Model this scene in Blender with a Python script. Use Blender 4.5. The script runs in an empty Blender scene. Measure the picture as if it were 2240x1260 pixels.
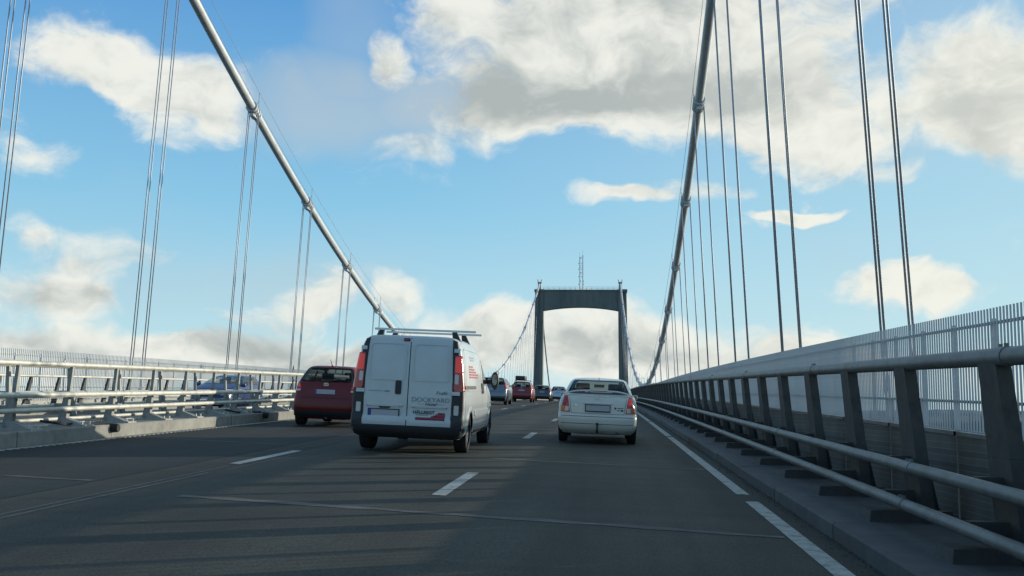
import bpy, bmesh, math, random
from math import sin, cos, pi, radians, sqrt, atan2, asin
from mathutils import Vector, Matrix
random.seed(7)
SC = bpy.context.scene
COL = SC.collection

# ---------------------------------------------------------------- camera, sky, sun, exposure
F_PX, PITCH, YAW, ROLL = 2244.06, 0.11633, -0.09181, 0.0115
EYE = 1.2328
CX = -9.76                               # bridge centre line (camera stands at x = 0)
G0, K0, XF = 0.02387, 0.000123, 0.02335  # deck gradient, crest curvature, crossfall

cam_d = bpy.data.cameras.new("camera"); cam = bpy.data.objects.new("camera", cam_d); COL.objects.link(cam)
cam_d.sensor_width = 36.0; cam_d.lens = 36.0 * F_PX / 2240.0; cam_d.clip_end = 20000; cam_d.clip_start = 0.05
fwd = Vector((sin(YAW) * cos(PITCH), cos(YAW) * cos(PITCH), sin(PITCH)))
rgt = Vector((cos(YAW), -sin(YAW), 0)); upv = rgt.cross(fwd)
r2 = rgt * cos(ROLL) + upv * sin(ROLL); u2 = -rgt * sin(ROLL) + upv * cos(ROLL)
m3 = Matrix((r2, u2, -fwd)).transposed()
cam.matrix_world = Matrix.Translation((0, 0, EYE)) @ m3.to_4x4()
SC.camera = cam

SUN_EL, SUN_AZ = radians(10.0), radians(57.0)      # azimuth: to the right of the driving direction
sd = Vector((sin(SUN_AZ) * cos(SUN_EL), cos(SUN_AZ) * cos(SUN_EL), sin(SUN_EL)))
sun_l = bpy.data.lights.new("sun", 'SUN'); sun_l.energy = 4.8; sun_l.angle = radians(0.53); sun_l.color = (1.0, 0.92, 0.76)
sun = bpy.data.objects.new("sun", sun_l); COL.objects.link(sun)
sun.rotation_euler = sd.to_track_quat('Z', 'Y').to_euler(); sun.location = (60, 60, 80)
SC.view_settings.view_transform = 'Standard'; SC.view_settings.look = 'None'
SC.view_settings.exposure = 0.0; SC.view_settings.gamma = 1.0; SC.view_settings.use_curve_mapping = False
SC.render.engine = 'CYCLES'
SC.cycles.max_bounces = 8; SC.cycles.transparent_max_bounces = 12

def px_dir(x, y):
    u, v = (x - 1120) / F_PX, -(y - 630) / F_PX
    return (r2 * u + u2 * v + fwd).normalized()

def build_world():
    w = bpy.data.worlds.new("World"); SC.world = w; w.use_nodes = True
    nt = w.node_tree; N = nt.nodes; L = nt.links
    for n in list(N): N.remove(n)
    def node(t, **k):
        n = N.new(t)
        for a, b in k.items(): setattr(n, a, b)
        return n
    def setin(s, v):
        if hasattr(v, 'is_output'): L.new(v, s)
        else: s.default_value = v
    def M(op, a, b=0.0, c=0.0, clamp=False):
        n = node('ShaderNodeMath', operation=op, use_clamp=clamp)
        for i, v in enumerate((a, b, c)): setin(n.inputs[i], v)
        return n.outputs[0]
    def V(op, a, b=(0, 0, 0)):
        n = node('ShaderNodeVectorMath', operation=op)
        setin(n.inputs[0], a); setin(n.inputs[1], b)
        return n.outputs['Value'] if op in ('DOT_PRODUCT', 'LENGTH') else n.outputs[0]
    def smooth(v, a, b, lo=0.0, hi=1.0):
        n = node('ShaderNodeMapRange', interpolation_type='SMOOTHSTEP')
        for i, q in enumerate((v, a, b, lo, hi)): setin(n.inputs[i], q)
        return n.outputs[0]
    def mix(f, a, b):
        n = node('ShaderNodeMix', data_type='RGBA')
        setin(n.inputs[0], f); setin(n.inputs[6], a); setin(n.inputs[7], b)
        return n.outputs[2]
    def comb(x, y, z):
        n = node('ShaderNodeCombineXYZ')
        for i, q in enumerate((x, y, z)): setin(n.inputs[i], q)
        return n.outputs[0]
    sky = node('ShaderNodeTexSky', sky_type='NISHITA', sun_disc=False)
    sky.sun_elevation = SUN_EL; sky.sun_rotation = SUN_AZ; sky.altitude = 50
    sky.air_density = 1.0; sky.dust_density = 0.6; sky.ozone_density = 2.0
    tc = node('ShaderNodeTexCoord')
    d = tc.outputs['Generated']
    sp = node('ShaderNodeSeparateXYZ'); L.new(d, sp.inputs[0])
    az = M('ARCTAN2', sp.outputs[0], sp.outputs[1])
    el = M('ARCSINE', sp.outputs[2])
    # sky position in units of 100 photo pixels, seen from the deck
    P = comb(M('MULTIPLY', az, 22.44), M('MULTIPLY', el, 22.44), 0.0)
    def fbm(vec, scale, det, rough, seed=0.0):
        n = node('ShaderNodeTexNoise', noise_dimensions='3D')
        setin(n.inputs['Vector'], V('ADD', vec, (seed * 7.3, seed * 3.1, seed * 11.7))); n.inputs['Scale'].default_value = scale
        n.inputs['Detail'].default_value = det; n.inputs['Roughness'].default_value = rough
        return n.outputs[0]
    def sky_pos(px, py):
        q = px_dir(px, py)
        return atan2(q.x, q.y) * 22.44, asin(q.z) * 22.44
    # wobble so that outlines are never ellipses
    wob = node('ShaderNodeTexNoise', noise_dimensions='3D'); L.new(P, wob.inputs['Vector'])
    wob.inputs['Scale'].default_value = 0.42; wob.inputs['Detail'].default_value = 3.0
    wv = V('MULTIPLY', V('SUBTRACT', wob.outputs['Color'], (0.5, 0.5, 0.5)), (2.0, 1.5, 0.0))
    PW = V('ADD', P, wv)
    def field(blobs):
        tot = None
        for (px, py, rx, ry, amp) in blobs:
            a0, e0 = sky_pos(px, py)
            kx, ky = 100.0 / rx, 100.0 / ry
            n = node('ShaderNodeVectorMath', operation='MULTIPLY_ADD'); setin(n.inputs[0], PW); setin(n.inputs[1], (kx, ky, 0)); setin(n.inputs[2], (-a0 * kx, -e0 * ky, 0)); q = n.outputs[0]
            g = M('MAXIMUM' if amp > 0 else 'MINIMUM', M('MULTIPLY_ADD', V('DOT_PRODUCT', q, q), -amp, amp), 0.0)
            tot = g if tot is None else M('ADD', tot, g)
        return tot
    CLOUDS = [  # centre x, y, half extents (photo pixels), weight
        (200, 110, 170, 85, .65), (330, 150, 170, 90, .6), (410, 220, 170, 110, .75), (500, 265, 90, 60, .4), (100, 330, 100, 55, .5),
        (60, 495, 75, 70, .7), (230, 535, 170, 60, .65), (100, 625, 200, 70, .7), (60, 785, 460, 90, .6), (200, 640, 110, 90, .45),
        (420, 785, 420, 85, .58), (560, 690, 180, 80, .35), (700, 790, 300, 80, .5), (690, 640, 110, 50, .4), (870, 655, 70, 60, .6), (1010, 735, 180, 75, .65), (950, 800, 300, 80, .6),
        (845, 112, 75, 70, .85), (900, 320, 120, 40, .55), (860, 180, 110, 80, .25),
        (1250, 60, 420, 190, .95), (1600, 70, 420, 190, .95), (1480, 220, 460, 120, .85), (1130, 250, 200, 90, .55), (1800, 290, 190, 110, .8),
        (2120, 180, 230, 170, 1.05), (2260, 260, 220, 150, 1.0), (1330, 428, 150, 28, .75), (1480, 412, 190, 32, .75), (1810, 463, 120, 20, .7), (1690, 460, 110, 16, .5),
        (1950, 390, 70, 28, .42), (1960, 625, 170, 55, .75), (2080, 650, 110, 38, .55),
        (1100, 700, 90, 60, .45), (1290, 735, 180, 110, .9), (1430, 780, 200, 90, .7), (1640, 780, 330, 85, .65), (1990, 800, 420, 70, .4),
        (420, 470, 300, 80, -.5), (1000, 500, 420, 120, -.6), (1780, 540, 260, 55, -.35), (300, 370, 130, 45, -.3), (640, 20, 160, 90, -.3), (2050, 460, 260, 60, -.35),
        (650, 430, 150, 110, -.45), (360, 630, 110, 60, -.40), (570, 620, 150, 55, -.40), (800, 700, 90, 40, -.3), (330, 715, 60, 35, -.25), (1890, 60, 60, 60, -.6), (1120, 370, 160, 45, -.3),
    ]
    VEIL = [(760, 230, 330, 120, .75), (1000, 180, 200, 150, .5), (760, 60, 140, 130, .4), (480, 610, 520, 110, .35), (200, 440, 330, 110, .25), (2000, 330, 300, 90, .3)]
    GREY = [(1180, 200, 360, 80, .75), (1560, 200, 420, 75, .6), (1100, 60, 260, 130, .25), (2150, 270, 260, 80, .45), (1030, 200, 160, 110, .5),
            (230, 565, 190, 40, .45), (130, 650, 260, 50, .55), (300, 740, 500, 45, .45), (1300, 760, 240, 50, .5), (1650, 120, 300, 100, .15), (700, 780, 400, 45, .4)]
    base = field(CLOUDS)
    stretch = V('MULTIPLY', PW, (0.66, 1.0, 1.0))
    big = fbm(stretch, 0.33, 3, 0.5, 1.3)
    fine = fbm(stretch, 0.85, 10, 0.66, 5.1)
    fine2 = fbm(V('ADD', stretch, (0.36, 0.34, 0.0)), 0.85, 4, 0.62, 5.1)
    big2 = fbm(V('ADD', stretch, (1.1, 0.7, 0.0)), 0.33, 2, 0.5, 1.3)
    low = fbm(P, 0.10, 1, 0.5, 4.0)
    # far outside the picture the broken cloud goes on by itself
    lowt = M('MULTIPLY', M('SUBTRACT', low, 0.56), 1.8)
    fr = V('MULTIPLY', V('SUBTRACT', P, (-2.0, 4.0, 0)), (1 / 16.0, 1 / 9.0, 0))
    outside = smooth(V('DOT_PRODUCT', fr, fr), 0.8, 1.6)
    shape = M('ADD', M('MULTIPLY', M('SUBTRACT', big, 0.5), 1.0), M('MULTIPLY', M('SUBTRACT', fine, 0.5), 1.75))
    dens = M('ADD', M('ADD', shape, M('SUBTRACT', base, 0.32)), M('MULTIPLY', M('ADD', lowt, 0.22), outside))
    soft = fbm(P, 0.22, 2, 0.5, 9.0)      # some rims crisp, others wispy
    cover = smooth(dens, M('MULTIPLY_ADD', soft, -0.5, 0.06), M('MULTIPLY_ADD', soft, 0.9, 0.0))
    thick = smooth(dens, 0.10, 0.95)
    veil = M('MULTIPLY', smooth(M('ADD', field(VEIL), M('MULTIPLY', M('SUBTRACT', big, 0.5), 0.9)), 0.0, 0.9), 0.62)
    light = M('ADD', M('MULTIPLY', M('SUBTRACT', fine, fine2), 2.6), M('MULTIPLY', M('SUBTRACT', big, big2), 1.2))
    grey = M('ADD', M('ADD', field(GREY), M('MULTIPLY', thick, 0.34)), M('MULTIPLY', light, -1.0))
    gfac = smooth(grey, -0.25, 1.25)
    sdot = V('DOT_PRODUCT', d, tuple(sd))
    ccol = mix(gfac, (8.9, 8.95, 8.2, 1), (4.3, 4.7, 4.6, 1))
    # towards the low sun the cloud is thinner lit and creamier
    ccol = mix(M('MULTIPLY', smooth(sdot, 0.45, 1.0), 0.5), ccol, (9.3, 9.1, 7.9, 1))
    lin = lambda a, b: M('DIVIDE', M('SUBTRACT', el, a), b - a, clamp=True)
    grad = mix(lin(0.04, 0.19), (5.6, 8.1, 8.8, 1), (2.75, 6.1, 8.5, 1))
    grad = mix(lin(0.19, 0.38), grad, (1.2, 3.65, 7.3, 1))
    grad = mix(smooth(el, 0.40, 1.1), grad, (0.95, 2.1, 3.5, 1))
    blue = mix(0.90, sky.outputs[0], grad)
    blue = mix(M('MULTIPLY', smooth(sdot, 0.30, 0.95), 0.5), blue, (5.9, 8.0, 8.4, 1))
    blue = mix(veil, blue, (5.5, 6.0, 6.1, 1))
    tot = mix(M('MULTIPLY', cover, 0.96), blue, ccol)
    bg = node('ShaderNodeBackground'); L.new(tot, bg.inputs[0]); bg.inputs[1].default_value = 0.1
    out = node('ShaderNodeOutputWorld'); L.new(bg.outputs[0], out.inputs[0])
build_world()

# ---------------------------------------------------------------- materials
MATS = {}
def mat(name, col=(.5, .5, .5), rough=.5, metal=0.0, var=0.0, scale=6.0, bump=0.0, bscale=60.0, coat=0.0, emit=None, stretch=(1, 1, 1), dirt=None, var2=0.0, scale2=.3, streak=0.0):
    if name in MATS: return MATS[name]
    m = bpy.data.materials.new(name); m.use_nodes = True
    nt = m.node_tree; N = nt.nodes; L = nt.links
    b = N['Principled BSDF']
    b.inputs['Roughness'].default_value = rough; b.inputs['Metallic'].default_value = metal
    b.inputs['Coat Weight'].default_value = coat; b.inputs['Coat Roughness'].default_value = 0.08
    b.inputs['Base Color'].default_value = (*col, 1)
    tc = N.new('ShaderNodeTexCoord'); mp = N.new('ShaderNodeMapping'); L.new(tc.outputs['Object'], mp.inputs[0])
    mp.inputs['Scale'].default_value = stretch
    if var or dirt or var2:
        cur = None
        nz = N.new('ShaderNodeTexNoise'); nz.inputs['Scale'].default_value = scale; nz.inputs['Detail'].default_value = 6; nz.inputs['Roughness'].default_value = .65
        L.new(mp.outputs[0], nz.inputs['Vector'])
        rp = N.new('ShaderNodeMapRange'); L.new(nz.outputs[0], rp.inputs[0])
        rp.inputs[1].default_value = .3; rp.inputs[2].default_value = .7; rp.inputs[3].default_value = 1 - var; rp.inputs[4].default_value = 1 + var
        fac = rp.outputs[0]
        if var2:
            n2 = N.new('ShaderNodeTexNoise'); n2.inputs['Scale'].default_value = scale2; n2.inputs['Detail'].default_value = 4
            L.new(mp.outputs[0], n2.inputs['Vector'])
            r2_ = N.new('ShaderNodeMapRange'); L.new(n2.outputs[0], r2_.inputs[0])
            r2_.inputs[1].default_value = .3; r2_.inputs[2].default_value = .7; r2_.inputs[3].default_value = 1 - var2; r2_.inputs[4].default_value = 1 + var2
            mm = N.new('ShaderNodeMath'); mm.operation = 'MULTIPLY'; L.new(fac, mm.inputs[0]); L.new(r2_.outputs[0], mm.inputs[1]); fac = mm.outputs[0]
        vm = N.new('ShaderNodeVectorMath'); vm.operation = 'SCALE'; vm.inputs[0].default_value = col; L.new(fac, vm.inputs['Scale'])
        cur = vm.outputs[0]
        if dirt:
            dc, amt = dirt
            n3 = N.new('ShaderNodeTexNoise'); n3.inputs['Scale'].default_value = scale * .35; n3.inputs['Detail'].default_value = 8; n3.inputs['Roughness'].default_value = .7
            L.new(mp.outputs[0], n3.inputs['Vector'])
            r3 = N.new('ShaderNodeMapRange'); L.new(n3.outputs[0], r3.inputs[0]); r3.inputs[1].default_value = .48; r3.inputs[2].default_value = .72; r3.inputs[4].default_value = amt
            mx = N.new('ShaderNodeMix'); mx.data_type = 'RGBA'; L.new(r3.outputs[0], mx.inputs[0]); L.new(cur, mx.inputs[6]); mx.inputs[7].default_value = (*dc, 1)
            cur = mx.outputs[2]
        L.new(cur, b.inputs['Base Color'])
    if bump:
        nb = N.new('ShaderNodeTexNoise'); nb.inputs['Scale'].default_value = bscale; nb.inputs['Detail'].default_value = 4
        L.new(tc.outputs['Object'], nb.inputs['Vector'])
        bp = N.new('ShaderNodeBump'); bp.inputs['Strength'].default_value = bump; bp.inputs['Distance'].default_value = .01
        L.new(nb.outputs[0], bp.inputs['Height']); L.new(bp.outputs[0], b.inputs['Normal'])
    if emit:
        b.inputs['Emission Color'].default_value = (*emit[0], 1); b.inputs['Emission Strength'].default_value = emit[1]
    MATS[name] = m
    return m

def glass(name, tint, gl=.07):
    if name in MATS: return MATS[name]
    m = bpy.data.materials.new(name); m.use_nodes = True
    nt = m.node_tree; N = nt.nodes; L = nt.links
    for n in list(N): N.remove(n)
    o = N.new('ShaderNodeOutputMaterial'); t = N.new('ShaderNodeBsdfTransparent'); g = N.new('ShaderNodeBsdfGlossy')
    t.inputs[0].default_value = (*tint, 1); g.inputs['Roughness'].default_value = .03
    f = N.new('ShaderNodeLayerWeight'); f.inputs[0].default_value = .5
    pw = N.new('ShaderNodeMath'); pw.operation = 'POWER'; pw.inputs[1].default_value = 5.0; L.new(f.outputs['Facing'], pw.inputs[0])
    ad = N.new('ShaderNodeMath'); ad.operation = 'MULTIPLY_ADD'; ad.use_clamp = True; ad.inputs[1].default_value = .7; ad.inputs[2].default_value = gl; L.new(pw.outputs[0], ad.inputs[0])
    mx = N.new('ShaderNodeMixShader'); L.new(ad.outputs[0], mx.inputs[0]); L.new(t.outputs[0], mx.inputs[1]); L.new(g.outputs[0], mx.inputs[2])
    L.new(mx.outputs[0], o.inputs[0]); MATS[name] = m
    return m

def asphalt(name, col, tint=(1, 1, 1)):
    m = bpy.data.materials.new(name); m.use_nodes = True
    nt = m.node_tree; N = nt.nodes; L = nt.links; b = N['Principled BSDF']
    b.inputs['Roughness'].default_value = .82; b.inputs['Specular IOR Level'].default_value = .35
    tc = N.new('ShaderNodeTexCoord')
    def noise(sc, stretch, det=5, lo=.3, hi=.7, a=0., c=1.):
        mp = N.new('ShaderNodeMapping'); mp.inputs['Scale'].default_value = stretch; L.new(tc.outputs['Object'], mp.inputs[0])
        n = N.new('ShaderNodeTexNoise'); n.inputs['Scale'].default_value = sc; n.inputs['Detail'].default_value = det; n.inputs['Roughness'].default_value = .62
        L.new(mp.outputs[0], n.inputs['Vector'])
        r = N.new('ShaderNodeMapRange'); L.new(n.outputs[0], r.inputs[0])
        for i, v in enumerate((lo, hi, a, c)): r.inputs[1 + i].default_value = v
        return r.outputs[0]
    def mul(a, c):
        mm = N.new('ShaderNodeMath'); mm.operation = 'MULTIPLY'; L.new(a, mm.inputs[0]); L.new(c, mm.inputs[1]); return mm.outputs[0]
    f = noise(55, (1, 1, 1), 3, .3, .7, .35, 1.75)                # aggregate
    f = mul(f, noise(1.1, (1, .045, 1), 4, .3, .7, .62, 1.38))   # wheel tracks and drips along the lane
    f = mul(f, noise(.35, (1, .5, 1), 5, .3, .7, .72, 1.28))     # patches
    f = mul(f, noise(1.0, (.12, 1.6, 1), 4, .35, .75, .86, 1.25)) # transverse marks
    sx = N.new('ShaderNodeSeparateXYZ'); L.new(tc.outputs['Object'], sx.inputs[0])
    def mth(op, a, c):
        mm = N.new('ShaderNodeMath'); mm.operation = op
        for i_, q_ in enumerate((a, c)):
            if hasattr(q_, 'is_output'): L.new(q_, mm.inputs[i_])
            else: mm.inputs[i_].default_value = q_
        return mm.outputs[0]
    cw = mth('COSINE', mth('MULTIPLY', mth('ADD', sx.outputs[0], .94), 2 * pi / 1.675), 0.)   # paths polished by wheels
    f = mth('MULTIPLY', f, mth('ADD', mth('MULTIPLY', cw, noise(.6, (1, .15, 1), 3, .3, .7, .02, .22)), 1.0))
    v = N.new('ShaderNodeVectorMath'); v.operation = 'SCALE'; v.inputs[0].default_value = col; L.new(f, v.inputs['Scale'])
    L.new(v.outputs[0], b.inputs['Base Color'])

    nb = N.new('ShaderNodeTexNoise'); nb.inputs['Scale'].default_value = 90; nb.inputs['Detail'].default_value = 3; L.new(tc.outputs['Object'], nb.inputs['Vector'])
    bp = N.new('ShaderNodeBump'); bp.inputs['Strength'].default_value = .35; bp.inputs['Distance'].default_value = .006
    L.new(nb.outputs[0], bp.inputs['Height']); L.new(bp.outputs[0], b.inputs['Normal'])
    MATS[name] = m
    return m

asphalt('asphalt', (.042, .0405, .030)); asphalt('asphalt_new', (.0165, .0195, .018)); asphalt('asphalt_far', (.085, .078, .066))
mat('paint_line', (.40, .40, .36), .7, var=.3, scale=18, dirt=((.07, .07, .06), .95), bump=.2)
mat('seam', (.11, .105, .09), .8, var=.4, scale=5)
mat('pale_streak', (.105, .10, .088), .85, var=.4, scale=2.5, dirt=((.042, .040, .034), .95))  # pale colour of the streaks lying across the lanes
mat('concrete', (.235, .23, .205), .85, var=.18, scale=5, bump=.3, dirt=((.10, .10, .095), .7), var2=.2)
mat('concrete_shade', (.075, .08, .08), .8, var=.25, scale=4, bump=.3, dirt=((.05, .05, .05), .7), var2=.25)  # darker copy of concrete, the right kerb's shade put into its colour
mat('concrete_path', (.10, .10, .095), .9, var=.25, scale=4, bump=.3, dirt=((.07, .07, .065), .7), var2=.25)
mat('concrete_tower', (.16, .173, .158), .9, var=.12, scale=.8, bump=.2, stretch=(1, 1, .15), dirt=((.08, .085, .085), .7), var2=.15, scale2=.15)
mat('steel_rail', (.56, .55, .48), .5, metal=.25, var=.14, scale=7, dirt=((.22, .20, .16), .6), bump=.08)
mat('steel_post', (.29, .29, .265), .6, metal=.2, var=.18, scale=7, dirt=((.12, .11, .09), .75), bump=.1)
mat('rail_shade', (.15, .163, .158), .5, metal=.25, var=.22, scale=7, dirt=((.085, .078, .066), .85), bump=.2)  # right barrier rails: same steel, darkened in colour for their shaded side
mat('steel_shade', (.040, .043, .040), .7, metal=.1, var=.3, scale=9, dirt=((.09, .075, .06), .5), bump=.15)  # right barrier posts: shade painted into the steel's base colour
mat('steel_dark', (.075, .08, .08), .65, metal=.2, var=.25, scale=9, dirt=((.06, .05, .045), .8), bump=.15)
mat('fence_paint', (.44, .48, .50), .45, metal=.1, var=.08, scale=6, dirt=((.32, .33, .32), .5))
mat('cable_paint', (.56, .58, .58), .42, metal=.1, var=.08, scale=1.5, dirt=((.30, .31, .31), .55))
mat('rope_steel', (.36, .38, .41), .5, metal=.3, var=.15, scale=8)
mat('rubber', (.018, .018, .019), .8, var=.2, scale=12, bump=.2)
mat('trim_black', (.022, .023, .025), .55, var=.12, scale=15)
mat('void_black', (.012, .012, .012), .9)
mat('frit', (.012, .012, .014), .15)
mat('rim_alloy', (.38, .38, .39), .35, metal=.8)
mat('seat_cloth', (.035, .036, .042), .9)
mat('lamp_red', (.30, .010, .009), .18, coat=.6, emit=((1, .03, .02), .02))
mat('lamp_red_lit', (.40, .012, .010), .18, coat=.6, emit=((1, .05, .03), .22))
mat('lamp_amber', (.55, .16, .03), .2, coat=.6)
mat('lamp_clear', (.55, .52, .50), .15, coat=.6)
mat('plate', (.42, .43, .45), .5, var=.05)
mat('plate_blue', (.02, .05, .35), .5)
mat('mirror_glass', (.13, .17, .17), .08, metal=1.0)
mat('chrome', (.6, .6, .6), .15, metal=1.0)
mat('aluminium', (.55, .56, .56), .35, metal=.8, var=.1)
mat('paint_white', (.52, .55, .55), .34, coat=.5, var=.05, scale=2.5, dirt=((.42, .40, .36), .35))
mat('paint_white_car', (.62, .61, .53), .3, coat=.6, var=.03, scale=2.5, dirt=((.45, .44, .40), .25))
mat('paint_red', (.14, .002, .002), .42, coat=.08, var=.05, scale=2)
mat('paint_red_b', (.20, .006, .006), .3, coat=.4)
mat('paint_grey', (.16, .18, .21), .28, metal=.4, coat=.8)
mat('paint_dark', (.06, .062, .066), .28, metal=.3, coat=.8)
mat('paint_silver', (.42, .47, .53), .28, metal=.4, coat=.8)
mat('paint_blue', (.008, .026, .13), .3, coat=.3)
mat('print_grey', (.23, .27, .30), .6); mat('print_dark', (.035, .05, .065), .6); mat('print_red', (.30, .035, .05), .6); mat('print_maroon', (.10, .015, .025), .6)
glass('glass_rear', (.20, .245, .26), .035); glass('glass_front', (.80, .86, .84), .04); glass('glass_side', (.55, .60, .60), .06)

# ---------------------------------------------------------------- helpers
def zc(y):                              # crown line of the deck at x = 0
    if y < -60: return G0 * -60 - K0 * 1800 + (G0 + K0 * 60) * (y + 60)
    if y > 400: return G0 * 400 - K0 * 80000 + (G0 - K0 * 400) * (y - 400)
    return G0 * y - K0 * y * y / 2
def zx(x):                              # crossfall away from the median
    return -XF * x if x >= CX else -XF * (2 * CX - x)
def zroad(x, y): return zc(y) + zx(x)

def link(name, me, m=None, parent=None, smooth=False):
    o = bpy.data.objects.new(name, me); COL.objects.link(o)
    if m is not None:
        for q in (m if isinstance(m, (list, tuple)) else [m]): me.materials.append(MATS[q])
    if parent is not None: o.parent = parent
    if smooth: me.polygons.foreach_set('use_smooth', [True] * len(me.polygons))
    return o
def tag(o, label=None, cat=None, group=None, kind=None):
    for k, v in (('label', label), ('category', cat), ('group', group), ('kind', kind)):
        if v: o[k] = v
    return o
def thing(name, label, cat, loc=(0, 0, 0), group=None, rot=None):
    o = bpy.data.objects.new(name, None); COL.objects.link(o); o.location = loc; o.empty_display_size = .3
    if rot: o.rotation_euler = rot
    return tag(o, label, cat, group)

class MB:
    def __init__(s): s.v = []; s.f = []
    def add(s, vs, fs):
        n = len(s.v); s.v += [tuple(q) for q in vs]; s.f += [tuple(i + n for i in f) for f in fs]
    def box(s, x0, x1, y0, y1, z0, z1):
        s.add([(x0, y0, z0), (x1, y0, z0), (x1, y1, z0), (x0, y1, z0), (x0, y0, z1), (x1, y0, z1), (x1, y1, z1), (x0, y1, z1)],
              [(3, 2, 1, 0), (4, 5, 6, 7), (0, 1, 5, 4), (1, 2, 6, 5), (2, 3, 7, 6), (3, 0, 4, 7)])
    def hexa(s, lo, hi):                # four bottom corners, four top corners
        s.add(list(lo) + list(hi), [(3, 2, 1, 0), (4, 5, 6, 7), (0, 1, 5, 4), (1, 2, 6, 5), (2, 3, 7, 6), (3, 0, 4, 7)])
    def tube(s, pts, r, n=8, cap=True):
        pts = [Vector(q) for q in pts]; rings = []
        rr = r if isinstance(r, (list, tuple)) else [r] * len(pts)
        ref = None
        for i, q in enumerate(pts):
            t = (pts[min(i + 1, len(pts) - 1)] - pts[max(i - 1, 0)]).normalized()
            if ref is None:
                ref = Vector((0, 0, 1)) if abs(t.z) < .9 else Vector((1, 0, 0))
            a = t.cross(ref).normalized(); b = a.cross(t).normalized(); ref = b
            rings.append([q + (a * cos(2 * pi * (k + .5) / n) + b * sin(2 * pi * (k + .5) / n)) * rr[i] for k in range(n)])
        vs = [v for g in rings for v in g]; fs = []
        for i in range(len(rings) - 1):
            for k in range(n):
                fs.append((i * n + k, i * n + (k + 1) % n, (i + 1) * n + (k + 1) % n, (i + 1) * n + k))
        if cap:
            fs.append(tuple(reversed(range(n)))); m = (len(rings) - 1) * n; fs.append(tuple(range(m, m + n)))
        s.add(vs, fs)
    def sweep(s, prof, ys, closed=False):   # (x, dz) profile carried along the deck
        n = len(prof); vs = []; fs = []
        for y in ys:
            z = zc(y); vs += [(x, y, z + dz) for x, dz in prof]
        for i in range(len(ys) - 1):
            for k in range(n if closed else n - 1):
                k2 = (k + 1) % n
                fs.append((i * n + k, (i + 1) * n + k, (i + 1) * n + k2, i * n + k2))
        s.add(vs, fs)
    def mesh(s, name='mesh'):
        me = bpy.data.meshes.new(name); me.from_pydata(s.v, [], s.f)
        bm = bmesh.new(); bm.from_mesh(me); bmesh.ops.recalc_face_normals(bm, faces=bm.faces); bm.to_mesh(me); bm.free()
        me.update(); return me
    def build(s, name, m, parent=None, smooth=False): return link(name, s.mesh(name), m, parent, smooth)
def bevel_mesh(me, w=.01, seg=2):
    bm = bmesh.new(); bm.from_mesh(me)
    bmesh.ops.bevel(bm, geom=list(bm.edges), offset=w, segments=seg, affect='EDGES', profile=.6)
    bm.to_mesh(me); bm.free(); return me
def auto_smooth(o, ang=40):
    me = o.data; bm = bmesh.new(); bm.from_mesh(me)
    for f in bm.faces: f.smooth = True
    for e in bm.edges:
        if len(e.link_faces) == 2 and e.calc_face_angle(0) > radians(ang): e.smooth = False
    bm.to_mesh(me); bm.free()
def frange(a, b, s):
    n = max(1, int(round((b - a) / s))); return [a + (b - a) * i / n for i in range(n + 1)]
YS = frange(-45, 60, 3) + frange(65, 560, 5)

# ---------------------------------------------------------------- deck, roads, kerbs, paths
RZ = lambda x, e=0.: (x, zx(x) + e)
def strip(name, m, xs, e=0., ys=YS, parent=None, kind='structure'):
    b = MB(); b.sweep([RZ(x, e) for x in xs], ys); o = b.build(name, m, parent)
    if kind and parent is None: tag(o, kind=kind)
    return o
road = strip('road', 'asphalt', [-5.56, -4, -2, 0, 1.92])
lane_dark = strip('road_lane', 'asphalt_new', [-8.95, -7, -5.55], .003)
road2 = strip('opposite_road', 'asphalt_far', [-21.45, -17, -13, -10.55])
b2 = MB(); b2.sweep([(8.1, -.12), (8.1, -1.4), (6.5, -3.2), (-26.0, -3.2), (-27.62, -1.4), (-27.62, -.12), (-23.0, -.45), (-9.76, -.12), (2.9, -.45)], YS, True)
tag(b2.build('bridge_deck', 'concrete'), kind='structure')
def edge_box(name, m, x0, x1, top, base, ys=YS, inner=None):
    b = MB(); b.sweep([(x0, base), (x0, top - .015), (x0 + math.copysign(.015, x1 - x0), top), (x1, top), (x1, base)], ys)
    return tag(b.build(name, m), kind='structure')
# kerbs are laid in concrete blocks
def kerb(name, x0, x1, top, base, y0, y1, L, m='concrete'):
    root = bpy.data.objects.new(name, None); COL.objects.link(root); tag(root, kind='structure')
    y = y0; i = 0
    while y < y1:
        ye = min(y + L - .018, y1)
        ww = random.uniform(-.008, .008)
        b = MB(); c = .02 if x1 > x0 else -.02
        b.sweep([(x0 + ww, base), (x0 + ww, top - .02 + ww * .5), (x0 + c + ww, top + ww * .5), (x1, top), (x1, base)], [y, (y + ye) / 2, ye], True)
        n = 5; V = b.v
        b.f.append((0, 1, 2, 3, 4)); b.f.append((10, 11, 12, 13, 14))
        b.build('kerb_block', m, root); y += L; i += 1
    return root
kerb('kerb', 1.9, 3.05, .10, -.30, -6, 120, 3.0, 'concrete_shade')
edge_box('kerb_far', 'concrete_shade', 1.9, 3.05, .10, -.30, frange(120, 560, 10))
kerb('median_kerb', -8.9, -9.74, .44, -.1, 0, 120, 3.0)
edge_box('median_kerb_far', 'concrete', -8.9, -9.74, .44, -.1, frange(120, 560, 10))
edge_box('opposite_median_kerb', 'concrete', -10.62, -9.765, .44, -.1)
edge_box('opposite_kerb', 'concrete', -21.42, -22.57, .10, -.30)
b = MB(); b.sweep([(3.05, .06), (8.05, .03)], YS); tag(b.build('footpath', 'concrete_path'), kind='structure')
b = MB(); b.sweep([(-22.57, .06), (-27.57, .03)], YS); tag(b.build('opposite_footpath', 'concrete_path'), kind='structure')

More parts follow.
